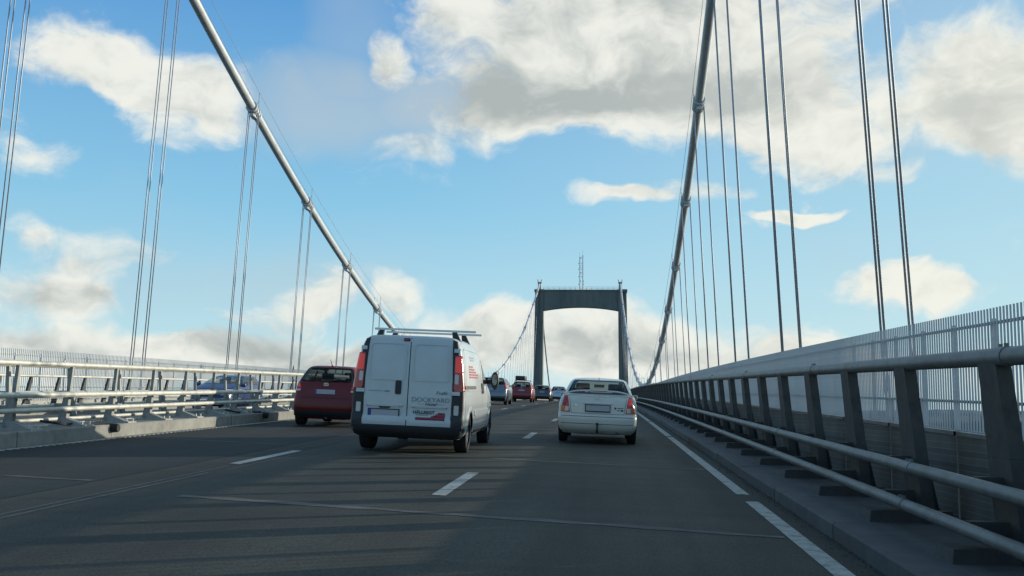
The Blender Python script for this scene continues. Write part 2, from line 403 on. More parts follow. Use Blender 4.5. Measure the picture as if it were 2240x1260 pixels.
def flat(name, m, x0, x1, y0, y1, e, parent):
    ys = frange(y0, y1, 4); b = MB(); b.sweep([RZ(x0, e), RZ(x1, e)], ys); return b.build(name, m, parent)
for k in range(-1, 18): flat('lane_dash', 'paint_line', -1.855, -1.695, 11.0 + 12 * k, 13.9 + 12 * k, .004, road)
for k in range(-1, 18): flat('lane_dash', 'paint_line', -5.10, -4.94, 13.7 + 12 * k, 16.6 + 12 * k, .004, road)
for a, c in ((0.5, 11.7), (12.45, 26.2), (26.7, 38.1), (38.7, 62), (62.6, 110), (111, 230)): flat('edge_line', 'paint_line', 1.53, 1.68, a, c, .004, road)
for k in range(0, 16): flat('lane_dash', 'paint_line', -14.4, -14.25, 6 + 12 * k, 9 + 12 * k, .004, road2)
for k in range(0, 16): flat('lane_dash', 'paint_line', -17.75, -17.6, 10 + 12 * k, 13 + 12 * k, .004, road2)
flat('edge_line', 'paint_line', -10.95, -10.82, 0, 230, .004, road2); flat('edge_line', 'paint_line', -21.1, -20.97, 0, 230, .004, road2)
# profiled edge line along the median kerb: a thin base with raised bars
flat('edge_line', 'paint_line', -8.86, -8.76, 2, 160, .004, lane_dark)
b = MB()
for k in range(500):
    y = 4 + k * .2; z = zroad(-8.72, y)
    b.hexa([(-8.80, y, z + .004), (-8.66, y, z + .004), (-8.66, y + .1, z + .004), (-8.80, y + .1, z + .004)], [(-8.79, y + .01, z + .013), (-8.67, y + .01, z + .013), (-8.67, y + .09, z + .013), (-8.79, y + .09, z + .013)])
o = b.build('rumble_bars', 'paint_line', lane_dark); tag(o, kind='stuff')
# longitudinal seam and pale transverse streaks
for (x, w, a, c) in ((-4.86, .022, 2, 12.4), (-4.98, .016, 2, 13.4), (-4.80, .014, 12.8, 24), (-5.16, .012, 17, 60)): flat('seam', 'seam', x - w, x + w, a, c, .003, road)
def pale_streak(y, x0, x1, w, par, sk=.175, e=.0035):
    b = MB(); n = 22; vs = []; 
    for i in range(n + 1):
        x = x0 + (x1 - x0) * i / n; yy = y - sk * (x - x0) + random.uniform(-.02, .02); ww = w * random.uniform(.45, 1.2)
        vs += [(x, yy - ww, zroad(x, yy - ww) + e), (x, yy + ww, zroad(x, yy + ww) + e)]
    b.add(vs, [(2 * i, 2 * i + 2, 2 * i + 3, 2 * i + 1) for i in range(n)]); return b.build('cross_streak', 'pale_streak', par)
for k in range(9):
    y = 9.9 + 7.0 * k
    pale_streak(y + .1, -4.2, 1.5, .10, road); pale_streak(y + 1.4, -8.6, -5.6, .06, lane_dark, .12, .0065)

rc_ = random.Random(4)
# gutter grit along the kerb: loose stones and dirt
b = MB()
for _ in range(1400):
    y = 3 + 57 * rc_.random() ** 1.6; x = 1.895 - abs(rc_.gauss(0, .07)); r_ = rc_.uniform(.004, .013); z = zroad(x, y)
    b.hexa([(x - r_, y - r_, z), (x + r_, y - r_ * .6, z), (x + r_ * .8, y + r_, z), (x - r_ * .7, y + r_ * .8, z)], [(x - r_ * .5, y - r_ * .4, z + r_), (x + r_ * .4, y - r_ * .3, z + r_ * 1.1), (x + r_ * .4, y + r_ * .4, z + r_), (x - r_ * .4, y + r_ * .5, z + r_ * .9)])
tag(b.build('gutter_grit', 'concrete_path'), 'loose grit and small stones lying along the kerb', 'grit', kind='stuff')

# ---------------------------------------------------------------- crash barriers
def rail_tube(parent, x, z, r, y0, y1, name='rail', m='steel_rail', collar=None):
    b = MB(); b.tube([(x, y, zc(y) + z) for y in frange(y0, y1, 3)], r, 12); o = b.build(name, m, parent); auto_smooth(o, 50)
    if collar:
        y = y0 + collar[1]
        while y < min(y1, 90):
            c = MB(); c.tube([(x, y - .09, zc(y - .09) + z), (x, y + .09, zc(y + .09) + z)], r * 1.09, 12)
            for q in (-.05, .05): c.box(x - .012, x + .012, y + q - .012, y + q + .012, zc(y) + z + r, zc(y) + z + r * 1.09 + .018)
            auto_smooth(c.build('rail_collar', m, o), 50); y += collar[0]
    return o
def barrier(name, label, side, xp, spacing, y0, y1, ztop, zmid, zlow, zbase, rt, rm, rl, ph, m_post, wide=(.20, .34), group=None, feet=True, lean=.25, m_rail='steel_rail', t=.05):
    """side +1: traffic on the -x side of the barrier. xp: x of the top rail; posts lean towards the traffic at the top."""
    root = thing(name, label, 'barrier', (0, 0, 0), group)
    s = side
    rail_tube(root, xp, ztop, rt, y0, y1, m=m_rail, collar=(6.2, 2.6))
    rail_tube(root, xp - s * .20, zmid, rm, y0, y1, m=m_rail, collar=(6.2, 4.1))
    rail_tube(root, xp - s * .25, zlow, rl, y0, y1, m=m_rail, collar=(6.2, 4.15))
    wt, wb = wide
    p = MB(); xt, xb = xp + s * .0, xp + s * lean
    def bar(x0, x1, wy0, wy1, z0, z1, t0=t, t1=t):
        p.hexa([(x0 - t0, -wy0, z0), (x0 + t0, -wy0, z0), (x0 + t0, wy0, z0), (x0 - t0, wy0, z0)], [(x1 - t1, -wy1, z1), (x1 + t1, -wy1, z1), (x1 + t1, wy1, z1), (x1 - t1, wy1, z1)])
    zm = (zbase + ztop) * .5
    lerp = lambda z: xb + (xt - xb) * (z - zbase) / (ztop - zbase)
    bar(xb, lerp(zm), wb / 2, (wt + wb) / 4, zbase, zm)
    bar(lerp(zm), xt, (wt + wb) / 4, wt / 2, zm + .001, ztop - rt * .6)
    # web on the back and brackets carrying the two lower rails
    p.hexa([(xb, -.012, zbase), (xb + s * .16, -.012, zbase), (xb + s * .16, .012, zbase), (xb, .012, zbase)], [(lerp(zm), -.012, zm), (lerp(zm) + s * .08, -.012, zm), (lerp(zm) + s * .08, .012, zm), (lerp(zm), .012, zm)])
    pm = p.mesh('post'); 
    kms = []
    for zz, rr, dx in ((zmid, rm, .20), (zlow, rl, .25)):
        xa, xe = xp - s * dx + s * rr * .8, lerp(zz)
        k_ = MB(); k_.box(min(xa, xe), max(xa, xe), -.05, .05, zz - .055, zz + .045); kms.append(k_.mesh('bracket'))
    f = MB()
    xa, xe = xp - s * .38, xb + s * .22
    x0, x1 = min(xa, xe), max(xa, xe)
    f.hexa([(x0, -.19, zbase - .02), (x1, -.19, zbase - .02), (x1, .19, zbase - .02), (x0, .19, zbase - .02)], [(x0 + .02, -.17, zbase + (.03 if feet else .09)), (x1 - .02, -.17, zbase + (.03 if feet else .09)), (x1 - .02, .17, zbase + (.03 if feet else .09)), (x0 + .02, .17, zbase + (.03 if feet else .09))])
    f.hexa([(min(xb, xa + s * .1), -.12, zbase + .03), (max(xb, xa + s * .1), -.12, zbase + .03), (max(xb, xa + s * .1), .12, zbase + .03), (min(xb, xa + s * .1), .12, zbase + .03)],
           [(xb - .05, -.08, zbase + .14), (xb + .05, -.08, zbase + .14), (xb + .05, .08, zbase + .14), (xb - .05, .08, zbase + .14)])
    fm = f.mesh('foot')
    n_ = MB()
    for bx_ in (x0 + .07, x1 - .07):
        for by in (-.13, .13): n_.tube([(bx_, by, zbase + .02), (bx_, by, zbase + .085)], .018, 6)
    nm = n_.mesh('anchor_bolt')
    for q, mm in ((pm, m_post), (kms[0], m_post), (kms[1], m_post), (fm, 'steel_post' if feet else m_post), (nm, 'steel_rail')): q.materials.append(MATS[mm])
    y = y0 + ph
    while y < min(y1, 240):
        o = bpy.data.objects.new('post', pm); COL.objects.link(o); o.parent = root; o.location = (0, y, zc(y))
        for km in kms:
            c = bpy.data.objects.new('bracket', km); COL.objects.link(c); c.parent = o
        if y < 130:
            c = bpy.data.objects.new('foot', fm); COL.objects.link(c); c.parent = o
        if y < 45:
            c = bpy.data.objects.new('anchor_bolts', nm); COL.objects.link(c); c.parent = o; c['kind'] = 'stuff'
        y += spacing
    return root
cb_right = barrier('crash_barrier', 'dark steel crash barrier of three round rails beside the solid edge line', 1, 2.6, 2.085, -8, 330, 1.44, .60, .31, .10, .062, .047, .047, (7.18 + 8) % 2.085, 'steel_shade', (.32, .46), m_rail='rail_shade', feet=False, lean=.11)
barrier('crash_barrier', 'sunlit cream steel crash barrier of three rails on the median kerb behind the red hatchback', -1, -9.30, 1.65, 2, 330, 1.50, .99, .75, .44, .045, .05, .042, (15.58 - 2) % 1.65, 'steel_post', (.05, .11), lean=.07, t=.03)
barrier('crash_barrier', 'cream steel crash barrier on the far half of the median, behind another barrier', 1, -10.22, 2.02, 2, 330, 1.50, .99, .75, .44, .045, .045, .042, (16.81 - 2) % 2.02, 'steel_post', (.05, .11), lean=.07, t=.03)
barrier('crash_barrier', 'pale steel crash barrier across the opposite carriageway in front of its footpath', -1, -22.12, 2.08, 2, 330, 1.44, .60, .31, .10, .05, .047, .047, .6, 'steel_dark', (.12, .3))
def mesh_material():
    m = bpy.data.materials.new('mesh_screen'); m.use_nodes = True; N = m.node_tree.nodes; L = m.node_tree.links; bs = N['Principled BSDF']
    bs.inputs['Roughness'].default_value = .7; bs.inputs['Metallic'].default_value = .2
    t = N.new('ShaderNodeTexCoord'); mp = N.new('ShaderNodeMapping'); mp.inputs['Rotation'].default_value = (pi / 2, 0, pi / 2); L.new(t.outputs['Object'], mp.inputs[0])
    br = N.new('ShaderNodeTexBrick'); br.inputs['Scale'].default_value = 9.0; br.inputs['Mortar Size'].default_value = .03; br.inputs['Color1'].default_value = (.17, .175, .155, 1); br.inputs['Color2'].default_value = (.12, .125, .11, 1); br.inputs['Mortar'].default_value = (.25, .25, .225, 1)
    L.new(mp.outputs[0], br.inputs[0]); nz = N.new('ShaderNodeTexNoise'); nz.inputs['Scale'].default_value = 3.0; nz.inputs['Detail'].default_value = 5; L.new(t.outputs['Object'], nz.inputs['Vector'])
    mx = N.new('ShaderNodeMix'); mx.data_type = 'RGBA'; mx.blend_type = 'MULTIPLY'; mx.inputs[0].default_value = .6; L.new(br.outputs[0], mx.inputs[6]); L.new(nz.outputs[0], mx.inputs[7]); L.new(mx.outputs[2], bs.inputs['Base Color'])
    bp = N.new('ShaderNodeBump'); bp.inputs['Strength'].default_value = .5; bp.inputs['Distance'].default_value = .01; L.new(br.outputs['Fac'], bp.inputs['Height']); L.new(bp.outputs[0], bs.inputs['Normal'])
    MATS['mesh_screen'] = m
mesh_material()
def screens(root, x, y0, sp, n, z0, z1):
    for k in range(n):
        a = y0 + k * sp + .03; c = a + sp - .06
        b = MB(); b.sweep([(x, z0), (x, z1), (x + .02, z1), (x + .02, z0)], [a, c], True); b.f += [(0, 1, 2, 3), (4, 5, 6, 7)]; o = b.build('mesh_panel', 'mesh_screen', root)
        f = MB(); f.sweep([(x - .015, z1 - .005), (x - .015, z1 + .03), (x + .035, z1 + .03), (x + .035, z1 - .005)], [a, c], True); f.build('panel_edge', 'rail_shade', o)
screens(cb_right, 3.02, 7.18 - 2.085 * 6, 2.085, 60, .10, .83)
# conduit pipe on the median and the black drain boxes with their cables
cp = thing('conduit_pipe', 'thin pale conduit pipe running low between the two median barriers', 'pipe')
b = MB(); b.tube([(-9.66, y, zc(y) + .55) for y in frange(2, 160, 3)], .032, 8); b.build('pipe', 'steel_rail', cp, True)
for k in range(40):
    y = 3.2 + k * 1.65; b = MB(); b.box(-9.69, -9.63, y - .03, y + .03, zc(y) + .44, zc(y) + .535); b.build('clip', 'steel_dark', cp)
for y, nb in ((18.0, 'shaded kerb stretch nearer the van'), (26.3, 'kerb behind the red hatchback')):
    z = zc(y) + .40
    rt_ = thing('drain_box', 'black round drain box with a cable on the %s' % nb, 'drain box', (-8.93, y, z), 'black drain boxes on the median kerb')
    b = MB(); b.tube([(.16, 0, -.02), (.05, 0, -.02), (-.1, 0, .0)], [.07, .085, .06], 14); auto_smooth(b.build('box', 'rubber', rt_), 40)
    b = MB(); b.tube([(-.05, 0, .07), (-.2, -.4, .06), (-.28, -1.1, .06), (-.36, -1.7, .12)], .022, 6); b.build('cable', 'rubber', rt_)

# ---------------------------------------------------------------- outer fences
def fence(name, label, x, sgn, y0, y1, nbar):
    root = thing(name, label, 'fence')
    pm = MB(); pm.box(-.035, .035, -.05, .05, .05, 2.52); pm.box(-.09, .09, -.09, .09, .04, .07); pm = pm.mesh('post'); pm.materials.append(MATS['fence_paint'])
    bm_ = MB(); bm_.box(-.014, .014, -.014, .014, .36, 2.70); bm_ = bm_.mesh('bar'); bm_.materials.append(MATS['fence_paint'])
    for z, t in ((2.43, .03), (.98, .028), (.40, .025)):
        b = MB(); ys = frange(y0, y1, 4); b.sweep([(x + sgn * .02, z - t), (x + sgn * .02, z + t), (x + sgn * .05, z + t), (x + sgn * .05, z - t)], ys, True)
        b.build('rail', 'fence_paint' if z != .98 else 'steel_post', root)
    b = MB(); ys = frange(y0, y1, 4); b.sweep([(x + sgn * .06, .07), (x + sgn * .06, .37), (x + sgn * .075, .37), (x + sgn * .075, .07)], ys, True); b.build('kick_panel', 'steel_post', root)
    y = y0; 
    while y < y1:
        o = bpy.data.objects.new('post', pm); COL.objects.link(o); o.parent = root; o.location = (x + sgn * .1, y, zc(y)); y += 2.15
    rest = MB(); k = 0; y = y0 + .07
    while y < y1:
        if k < nbar:
            o = bpy.data.objects.new('bar', bm_); COL.objects.link(o); o.parent = root; o.location = (x, y, zc(y))
        else:
            z = zc(y); rest.box(x - .014, x + .014, y - .014, y + .014, z + .36, z + 2.70)
        y += .155; k += 1
    o = rest.build('bars', 'fence_paint', root); tag(o, kind='stuff')
    return root
fence('bar_fence', 'tall white fence of vertical bars behind the dark crash barrier', 7.0, 1, 6.6, 300, 300)
fence('bar_fence', 'tall white fence of vertical bars across the opposite carriageway', -26.5, -1, 20.6, 300, 0)

# ---------------------------------------------------------------- main cables and suspenders
XR0, XL0, LEAN = 7.589, -27.113, 0.0454
YT = 385.5
CA, CYA, CZA = 0.001165, 194.13, 4.5 + EYE
S0, Y1 = 15.0796, 72.363
def cable_z(y): return CZA + CA * (y - CYA) ** 2
def cable_x(s, y, z):
    h = z - zc(y); return XR0 - LEAN * h if s > 0 else XL0 + LEAN * h
def cable_pt(s, y):
    z = cable_z(y); return Vector((cable_x(s, y, z), y, z))
def cable(s, label):
    root = thing('main_cable', label, 'cable')
    pts = [cable_pt(s, y) for y in frange(-12, YT, 5)]
    top = pts[-1]
    end = Vector((top.x + (1.2 if s > 0 else -1.2), YT + 135, zc(YT + 135) + 2.0))
    b = MB(); b.tube(pts, .31, 20); o = b.build('cable', 'cable_paint', root, True)
    bk = MB(); bk.tube([top + (end - top) * (i / 12) + Vector((0, 0, -5.5 * 4 * (i / 12) * (1 - i / 12))) for i in range(13)], .31, 12); bk.build('back_cable', 'cable_paint', root, True)
    i0 = int(math.ceil((-8 - Y1) / S0)); i1 = int((YT - 6 - Y1) / S0)
    hw = {-1: [], 1: []}
    for i in range(i0, i1 + 1):
        y = Y1 + i * S0; p = cable_pt(s, y); t = (cable_pt(s, y + .5) - cable_pt(s, y - .5)).normalized()
        c = MB(); c.tube([p - t * .62, p + t * .62], .375, 18); 
        for q in (-.55, -.2, .2, .55): c.tube([p + t * (q - .06), p + t * (q + .06)], .43, 18)
        c.box(p.x - .16, p.x + .16, p.y - .5, p.y + .5, p.z - .52, p.z - .33)
        cl = c.build('clamp', 'cable_paint', root); auto_smooth(cl, 40)
        for e in (-1, 1):
            q = p + Vector((e * .36, 0, .05)); w = MB(); w.tube([q, q + Vector((0, 0, 1.35))], .022, 6); w.tube([q + Vector((0, 0, .7)), q + Vector((-e * .3, 0, .15))], .014, 5); w.build('handrail_post', 'steel_post', cl)
    for e in (-1, 1):
        w = MB(); w.tube([p + Vector((e * .36, 0, 1.4)) for p in pts], .014, 5); w.build('hand_wire', 'steel_post', root)
    return root
cable(1, 'thick pale main cable sweeping down above the fence beside the dark crash barrier')
cable(-1, 'thick pale main cable sweeping down behind the van across the opposite carriageway')
def ordinal(n): return '%d%s' % (n, 'th' if 10 < n % 100 < 14 else {1: 'st', 2: 'nd', 3: 'rd'}.get(n % 10, 'th'))
def suspenders(s, label, group):
    i0 = int(math.ceil((-8 - Y1) / S0)); i1 = int((YT - 6 - Y1) / S0)
    for i in range(i0, i1 + 1):
        y = Y1 + i * S0; p = cable_pt(s, y); zb = zc(y) - .1; xb = XR0 if s > 0 else XL0
        root = thing('suspender', '%s, %s set back from the tower' % (label, ordinal(i1 - i + 1)), 'suspender', (xb, y, zb), group)
        h = p.z - zb; dx = p.x - xb
        for ex in (-1, 1):
            for ey in (-1, 1):
                w = MB(); w.tube([(ex * .36, ey * .16, 0), (dx + ex * .36, ey * .16, h + .1)], .033, 6); rp_ = w.build('rope', 'rope_steel', root, True)
                if y < 130:
                    w = MB(); w.tube([(ex * .36, ey * .16, .35), (ex * .36, ey * .16, 1.1)], .055, 8); w.build('socket', 'steel_post', rp_, True)
suspenders(1, 'four steel suspender ropes outside the footpath fence', 'suspender ropes beside the footpath')
suspenders(-1, 'four steel suspender ropes across the opposite carriageway', 'suspender ropes across the opposite carriageway')

# ---------------------------------------------------------------- tower
TC = -9.5; ZT = 44.5 + EYE; ZW = -52.0
def tower():
    root = thing('bridge_tower', 'dark concrete portal tower with an arched crossbeam straddling the road', 'tower', (TC, YT, ZW))
    T = lambda x, y, z: (x - TC, y, z - ZW)
    for sx, xc, xbm in ((-1, -24.95, -25.25), (1, 6.15, 6.75)):
        b = MB()
        # legs with a recessed channel on the front and back faces
        def sec(xm, z, wx, wy):
            h = wx / 2; q = wy / 2
            prof = [(-h, -q), (-h * .25, -q), (-h * .2, -q + .35), (h * .45, -q + .35), (h * .5, -q), (h, -q), (h, q), (h * .5, q), (h * .45, q - .35), (-h * .2, q - .35), (-h * .25, q), (-h, q)]
            if sx < 0: prof = [(-a, c) for a, c in reversed(prof)]
            return [T(xm + a, c, z) for a, c in prof]
        secs = [sec(xbm, ZW, 4.4, 7.5), sec(xbm, 0, 3.5, 5.6), sec(xc, ZT - .9, 3.1, 4.8)]
        n = 12; vs = [v for q in secs for v in q]; fs = []
        for i in range(2):
            for k in range(n): fs.append((i * n + k, i * n + (k + 1) % n, (i + 1) * n + (k + 1) % n, (i + 1) * n + k))
        fs.append(tuple(range(n))); fs.append(tuple(range(2 * n, 3 * n))); b.add(vs, fs); leg = b.build('leg', 'concrete_tower', root)
        b = MB(); b.box(xc - TC - 1.85, xc - TC + 1.85, -2.8, 2.8, ZT - .9 - ZW, ZT - ZW); b.build('cap', 'concrete_tower', leg)
        cx_ = cable_pt(sx, YT).x - TC
        b = MB(); b.hexa([(cx_ - .6, -2.2, ZT - ZW), (cx_ + .6, -2.2, ZT - ZW), (cx_ + .6, 2.2, ZT - ZW), (cx_ - .6, 2.2, ZT - ZW)], [(cx_ - .45, -1.0, cable_z(YT) - ZW + .3), (cx_ + .45, -1.0, cable_z(YT) - ZW + .3), (cx_ + .45, 1.0, cable_z(YT) - ZW + .3), (cx_ - .45, 1.0, cable_z(YT) - ZW + .3)])
        b.build('saddle', 'steel_post', leg)
        b = MB()
        for q in (-.55, .55): b.tube([(cx_ + q, -1.2, cable_z(YT) - ZW - .5), (cx_ + q * 1.3, -1.2, cable_z(YT) - ZW + 1.2)], .12, 6)
        b.build('saddle_post', 'steel_dark', leg)
    # crossbeam with arched soffit
    x0, x1 = -23.6 - TC, 4.9 - TC; n = 24; lo = []; 
    vs = []; fs = []
    for i in range(n + 1):
        t = i / n; x = x0 + (x1 - x0) * t; zb = 37.75 + EYE * .0 + 1.35 * (1 - (2 * t - 1) ** 2)
        for (yy, zz) in ((-1.9, zb), (1.9, zb), (1.9, ZT - .5), (-1.9, ZT - .5)): vs.append((x, yy, zz - ZW))
    for i in range(n):
        for k in range(4): fs.append((i * 4 + k, i * 4 + (k + 1) % 4, i * 4 + 4 + (k + 1) % 4, i * 4 + 4 + k))
    fs += [(0, 1, 2, 3), (4 * n, 4 * n + 1, 4 * n + 2, 4 * n + 3)]
    b = MB(); b.add(vs, fs); beam = b.build('crossbeam', 'concrete_tower', root)
    b = MB(); b.box(x0 + .02, x1 - .02, -2.15, 2.15, ZT - .5 - ZW, ZT - .12 - ZW); b.build('beam_coping', 'concrete_tower', beam)
    b = MB()
    for yy in (-2.0, 2.0):
        for zz in (.55, 1.1): b.tube([(x0, yy, ZT - ZW - .12 + zz), (x1, yy, ZT - ZW - .12 + zz)], .035, 5)
        for i in range(15): b.tube([(x0 + (x1 - x0) * i / 14, yy, ZT - ZW - .12), (x0 + (x1 - x0) * i / 14, yy, ZT - ZW + 1.0)], .035, 5)
    b.build('railing', 'steel_post', root)
    b = MB(); b.box(-24.2 - TC, 5.5 - TC, -2.2, 2.2, zc(YT) - 6.2 - ZW, zc(YT) - 3.25 - ZW); b.build('deck_beam', 'concrete_tower', root)
tower()
am = thing('antenna_mast', 'slim twin-pole antenna mast standing on the tower crossbeam', 'antenna', (-9.3, YT, ZT - .12))
for px_, h in ((-.56, 14.6), (.56, 15.4)):
    b = MB()
    for k in range(3): b.tube([(px_ + .17 * cos(k * 2.09), .17 * sin(k * 2.09), 0), (px_ + .17 * cos(k * 2.09), .17 * sin(k * 2.09), h - 2)], .045, 5)
    for k in range(int((h - 2) / .7)):
        z = k * .7
        for j in range(3):
            a0, a1 = j * 2.09, (j + 1) * 2.09
            b.tube([(px_ + .17 * cos(a0), .17 * sin(a0), z), (px_ + .17 * cos(a1), .17 * sin(a1), z + .7)], .022, 4)
    b.tube([(px_, 0, h - 2.2), (px_, 0, h)], .03, 5)
    pole = b.build('pole', 'steel_dark', am)
    for z in (2.2, 3.4, 5.2, 6.6, 8.0, 10.2, 12.4):
        a = MB(); sx = random.choice((-1, 1)); a.tube([(px_, 0, z), (px_ + sx * .34, -.1, z)], .03, 5); a.tube([(px_ + sx * .34, -.1, z - .3), (px_ + sx * .34, -.1, z + .35)], .075, 6); a.build('aerial', 'steel_dark', pole)
b = MB(); 
for z in (8.6, 9.3): b.tube([(-.56, 0, z), (.56, 0, z)], .04, 5)
b.build('spreader', 'steel_dark', am)

# ---------------------------------------------------------------- water, far shores
def water():
    m = bpy.data.materials.new('water'); m.use_nodes = True; N = m.node_tree.nodes; L = m.node_tree.links; bs = N['Principled BSDF']
    bs.inputs['Base Color'].default_value = (.03, .07, .09, 1); bs.inputs['Roughness'].default_value = .18
    t = N.new('ShaderNodeTexCoord'); n = N.new('ShaderNodeTexNoise'); n.inputs['Scale'].default_value = .12; n.inputs['Detail'].default_value = 6; L.new(t.outputs['Object'], n.inputs['Vector'])
    bp = N.new('ShaderNodeBump'); bp.inputs['Strength'].default_value = .5; bp.inputs['Distance'].default_value = 1.0; L.new(n.outputs[0], bp.inputs['Height']); L.new(bp.outputs[0], bs.inputs['Normal'])
    MATS['water'] = m
    b = MB(); b.add([(-9000, -3000, ZW), (9000, -3000, ZW), (9000, 12000, ZW), (-9000, 12000, ZW)], [(0, 1, 2, 3)])
    tag(b.build('water', 'water'), kind='structure')
water()
mat('shore', (.045, .06, .05), .95, var=.4, scale=.02, dirt=((.16, .16, .15), .8))
mat('shore_far', (.075, .10, .115), .95, var=.25, scale=.01)
def hills(name, m, dist, h0, h1, seed, a0=-75, a1=75):
    rnd = random.Random(seed); n = 420; vs = []; fs = []
    ph = [(rnd.uniform(2, 60), rnd.uniform(0, 6.28)) for _ in range(14)]
    for i in range(n + 1):
        a = radians(a0 + (a1 - a0) * i / n)
        w = sum(sin(f * a * 2 + p) / (1 + f * .12) for f, p in ph) / 4.0
        h = h0 + (h1 - h0) * (.5 + .5 * w) + rnd.uniform(-1, 1) * (h1 - h0) * .10
        d2 = dist * (1 + .04 * sin(5 * a + seed))
        vs += [(d2 * sin(a), d2 * cos(a), ZW - 2), ((d2 + 90) * sin(a), (d2 + 90) * cos(a), ZW + h * .8), ((d2 + 200) * sin(a), (d2 + 200) * cos(a), ZW + h), ((d2 + 900) * sin(a), (d2 + 900) * cos(a), ZW + h * .6)]
    for i in range(n):
        for k in range(3): fs.append((4 * i + k, 4 * i + 4 + k, 4 * i + 5 + k, 4 * i + 1 + k))
    b = MB(); b.add(vs, fs); return tag(b.build(name, m), kind='structure')
hills('hills', 'shore', 1900, 38, 56, 3); hills('far_hills', 'shore_far', 4200, 50, 78, 8)
# slender pointed tower on the far bank, seen over the fence
q = px_dir(642, 812); dd = 900 / q.y; bx_, by_ = q.x * dd, 900.0
rt_ = thing('spire', 'distant slender grey spire rising above the fence behind the median', 'spire', (bx_, by_, ZW))
b = MB(); b.box(-1.3, 1.3, -1.3, 1.3, 0, 82); b.build('shaft', 'concrete_tower', rt_)
b = MB(); b.hexa([(-1.6, -1.6, 82), (1.6, -1.6, 82), (1.6, 1.6, 82), (-1.6, 1.6, 82)], [(-.15, -.15, 89), (.15, -.15, 89), (.15, .15, 89), (-.15, .15, 89)]); b.build('cap', 'steel_post', rt_)

# ---------------------------------------------------------------- vehicles
class Shell:
    """Car body laid out in horizontal slices. rows: (z, rear y, front y, half width); y runs from the rear bumper forwards."""
    UR, UF = .35, .75
    def __init__(s, rows, cr=.34, cf=.55, e=.55, ef=.6, tap=.03):
        s.rows = rows; s.zs = [r[0] for r in rows]; s.cr, s.cf, s.e, s.ef, s.tap = cr, cf, e, ef, tap
        s.sl = []
        for k in range(1, 4):
            d = [(rows[i + 1][k] - rows[i][k]) / (rows[i + 1][0] - rows[i][0]) for i in range(len(rows) - 1)]
            m = [d[0]]
            for i in range(1, len(d)):
                if d[i - 1] * d[i] <= 0: m.append(0.0)
                else:
                    h0 = rows[i][0] - rows[i - 1][0]; h1 = rows[i + 1][0] - rows[i][0]; w1 = 2 * h1 + h0; w2 = h1 + 2 * h0
                    m.append((w1 + w2) / (w1 / d[i - 1] + w2 / d[i]))
            m.append(d[-1]); s.sl.append(m)
    def at(s, z):
        R = s.rows; z = min(max(z, R[0][0]), R[-1][0]); i = 0
        while i < len(R) - 2 and z > R[i + 1][0]: i += 1
        h = R[i + 1][0] - R[i][0]; t = (z - R[i][0]) / h; o = []
        for k in range(1, 4):
            m = s.sl[k - 1]; t2, t3 = t * t, t * t * t
            o.append((2 * t3 - 3 * t2 + 1) * R[i][k] + (t3 - 2 * t2 + t) * h * m[i] + (-2 * t3 + 3 * t2) * R[i + 1][k] + (t3 - t2) * h * m[i + 1])
        return o
    def P(s, z, u, sg=1):
        r, f, w = s.at(z); L = f - r; cr = min(s.cr, .42 * L); cf = min(s.cf, .42 * L); we = w * (1 - s.tap)
        if u <= s.UR:
            a = u / s.UR * pi / 2; x = we * sin(a) ** s.e; y = r + cr * (1 - max(0, cos(a)) ** s.e)
        elif u >= s.UF:
            a = (1 - u) / (1 - s.UF) * pi / 2; x = we * sin(max(a, 0)) ** s.ef; y = f - cf * (1 - max(0, cos(a)) ** s.ef)
        else:
            t = (u - s.UR) / (s.UF - s.UR); y = r + cr + (L - cr - cf) * t; x = w * (1 - s.tap * (2 * t - 1) ** 2)
        return Vector((sg * x, y, z))
    def u_rear(s, x, z):
        w = s.at(z)[2] * (1 - s.tap); return asin(min(1, abs(x) / max(w, 1e-4)) ** (1 / s.e)) / (pi / 2) * s.UR
    def u_front(s, x, z):
        w = s.at(z)[2] * (1 - s.tap); return 1 - asin(min(1, abs(x) / max(w, 1e-4)) ** (1 / s.ef)) / (pi / 2) * (1 - s.UF)
    def u_side(s, y, z):
        r, f, w = s.at(z); L = f - r; cr = min(s.cr, .42 * L); cf = min(s.cf, .42 * L)
        if y < r + cr:
            q = 1 - max(0, y - r) / cr; return math.acos(min(1, max(0, q) ** (1 / s.e))) / (pi / 2) * s.UR
        if y > f - cf:
            q = 1 - max(0, f - y) / cf; return 1 - math.acos(min(1, max(0, q) ** (1 / s.ef))) / (pi / 2) * (1 - s.UF)
        return s.UR + (s.UF - s.UR) * (y - r - cr) / (L - cr - cf)
    def uz(s, view, a, z):
        if view == 'rear': return s.u_rear(a, z), (1 if a >= 0 else -1)
        if view == 'front': return s.u_front(a, z), (1 if a >= 0 else -1)
        return s.u_side(a, z), (1 if view == 'right' else -1)
    def pt(s, view, a, z, off=0.):
        u, sg = s.uz(view, a, z); p = s.P(z, u, sg)
        if off:
            du = .004; dz = .006
            pu = s.P(z, min(1, u + du), sg) - s.P(z, max(0, u - du), sg)
            if (view in ('rear', 'front')) and abs(a) < .02:
                pu = Vector((1, 0, 0)) * (1 if view == 'rear' else -1) * sg
            z1, z0 = min(z + dz, s.zs[-1]), max(z - dz, s.zs[0])
            pz = s.P(z1, u, sg) - s.P(z0, u, sg)
            n = pu.cross(pz)
            if sg < 0: n = -n
            if n.length > 1e-9: p = p + n.normalized() * off
        return p

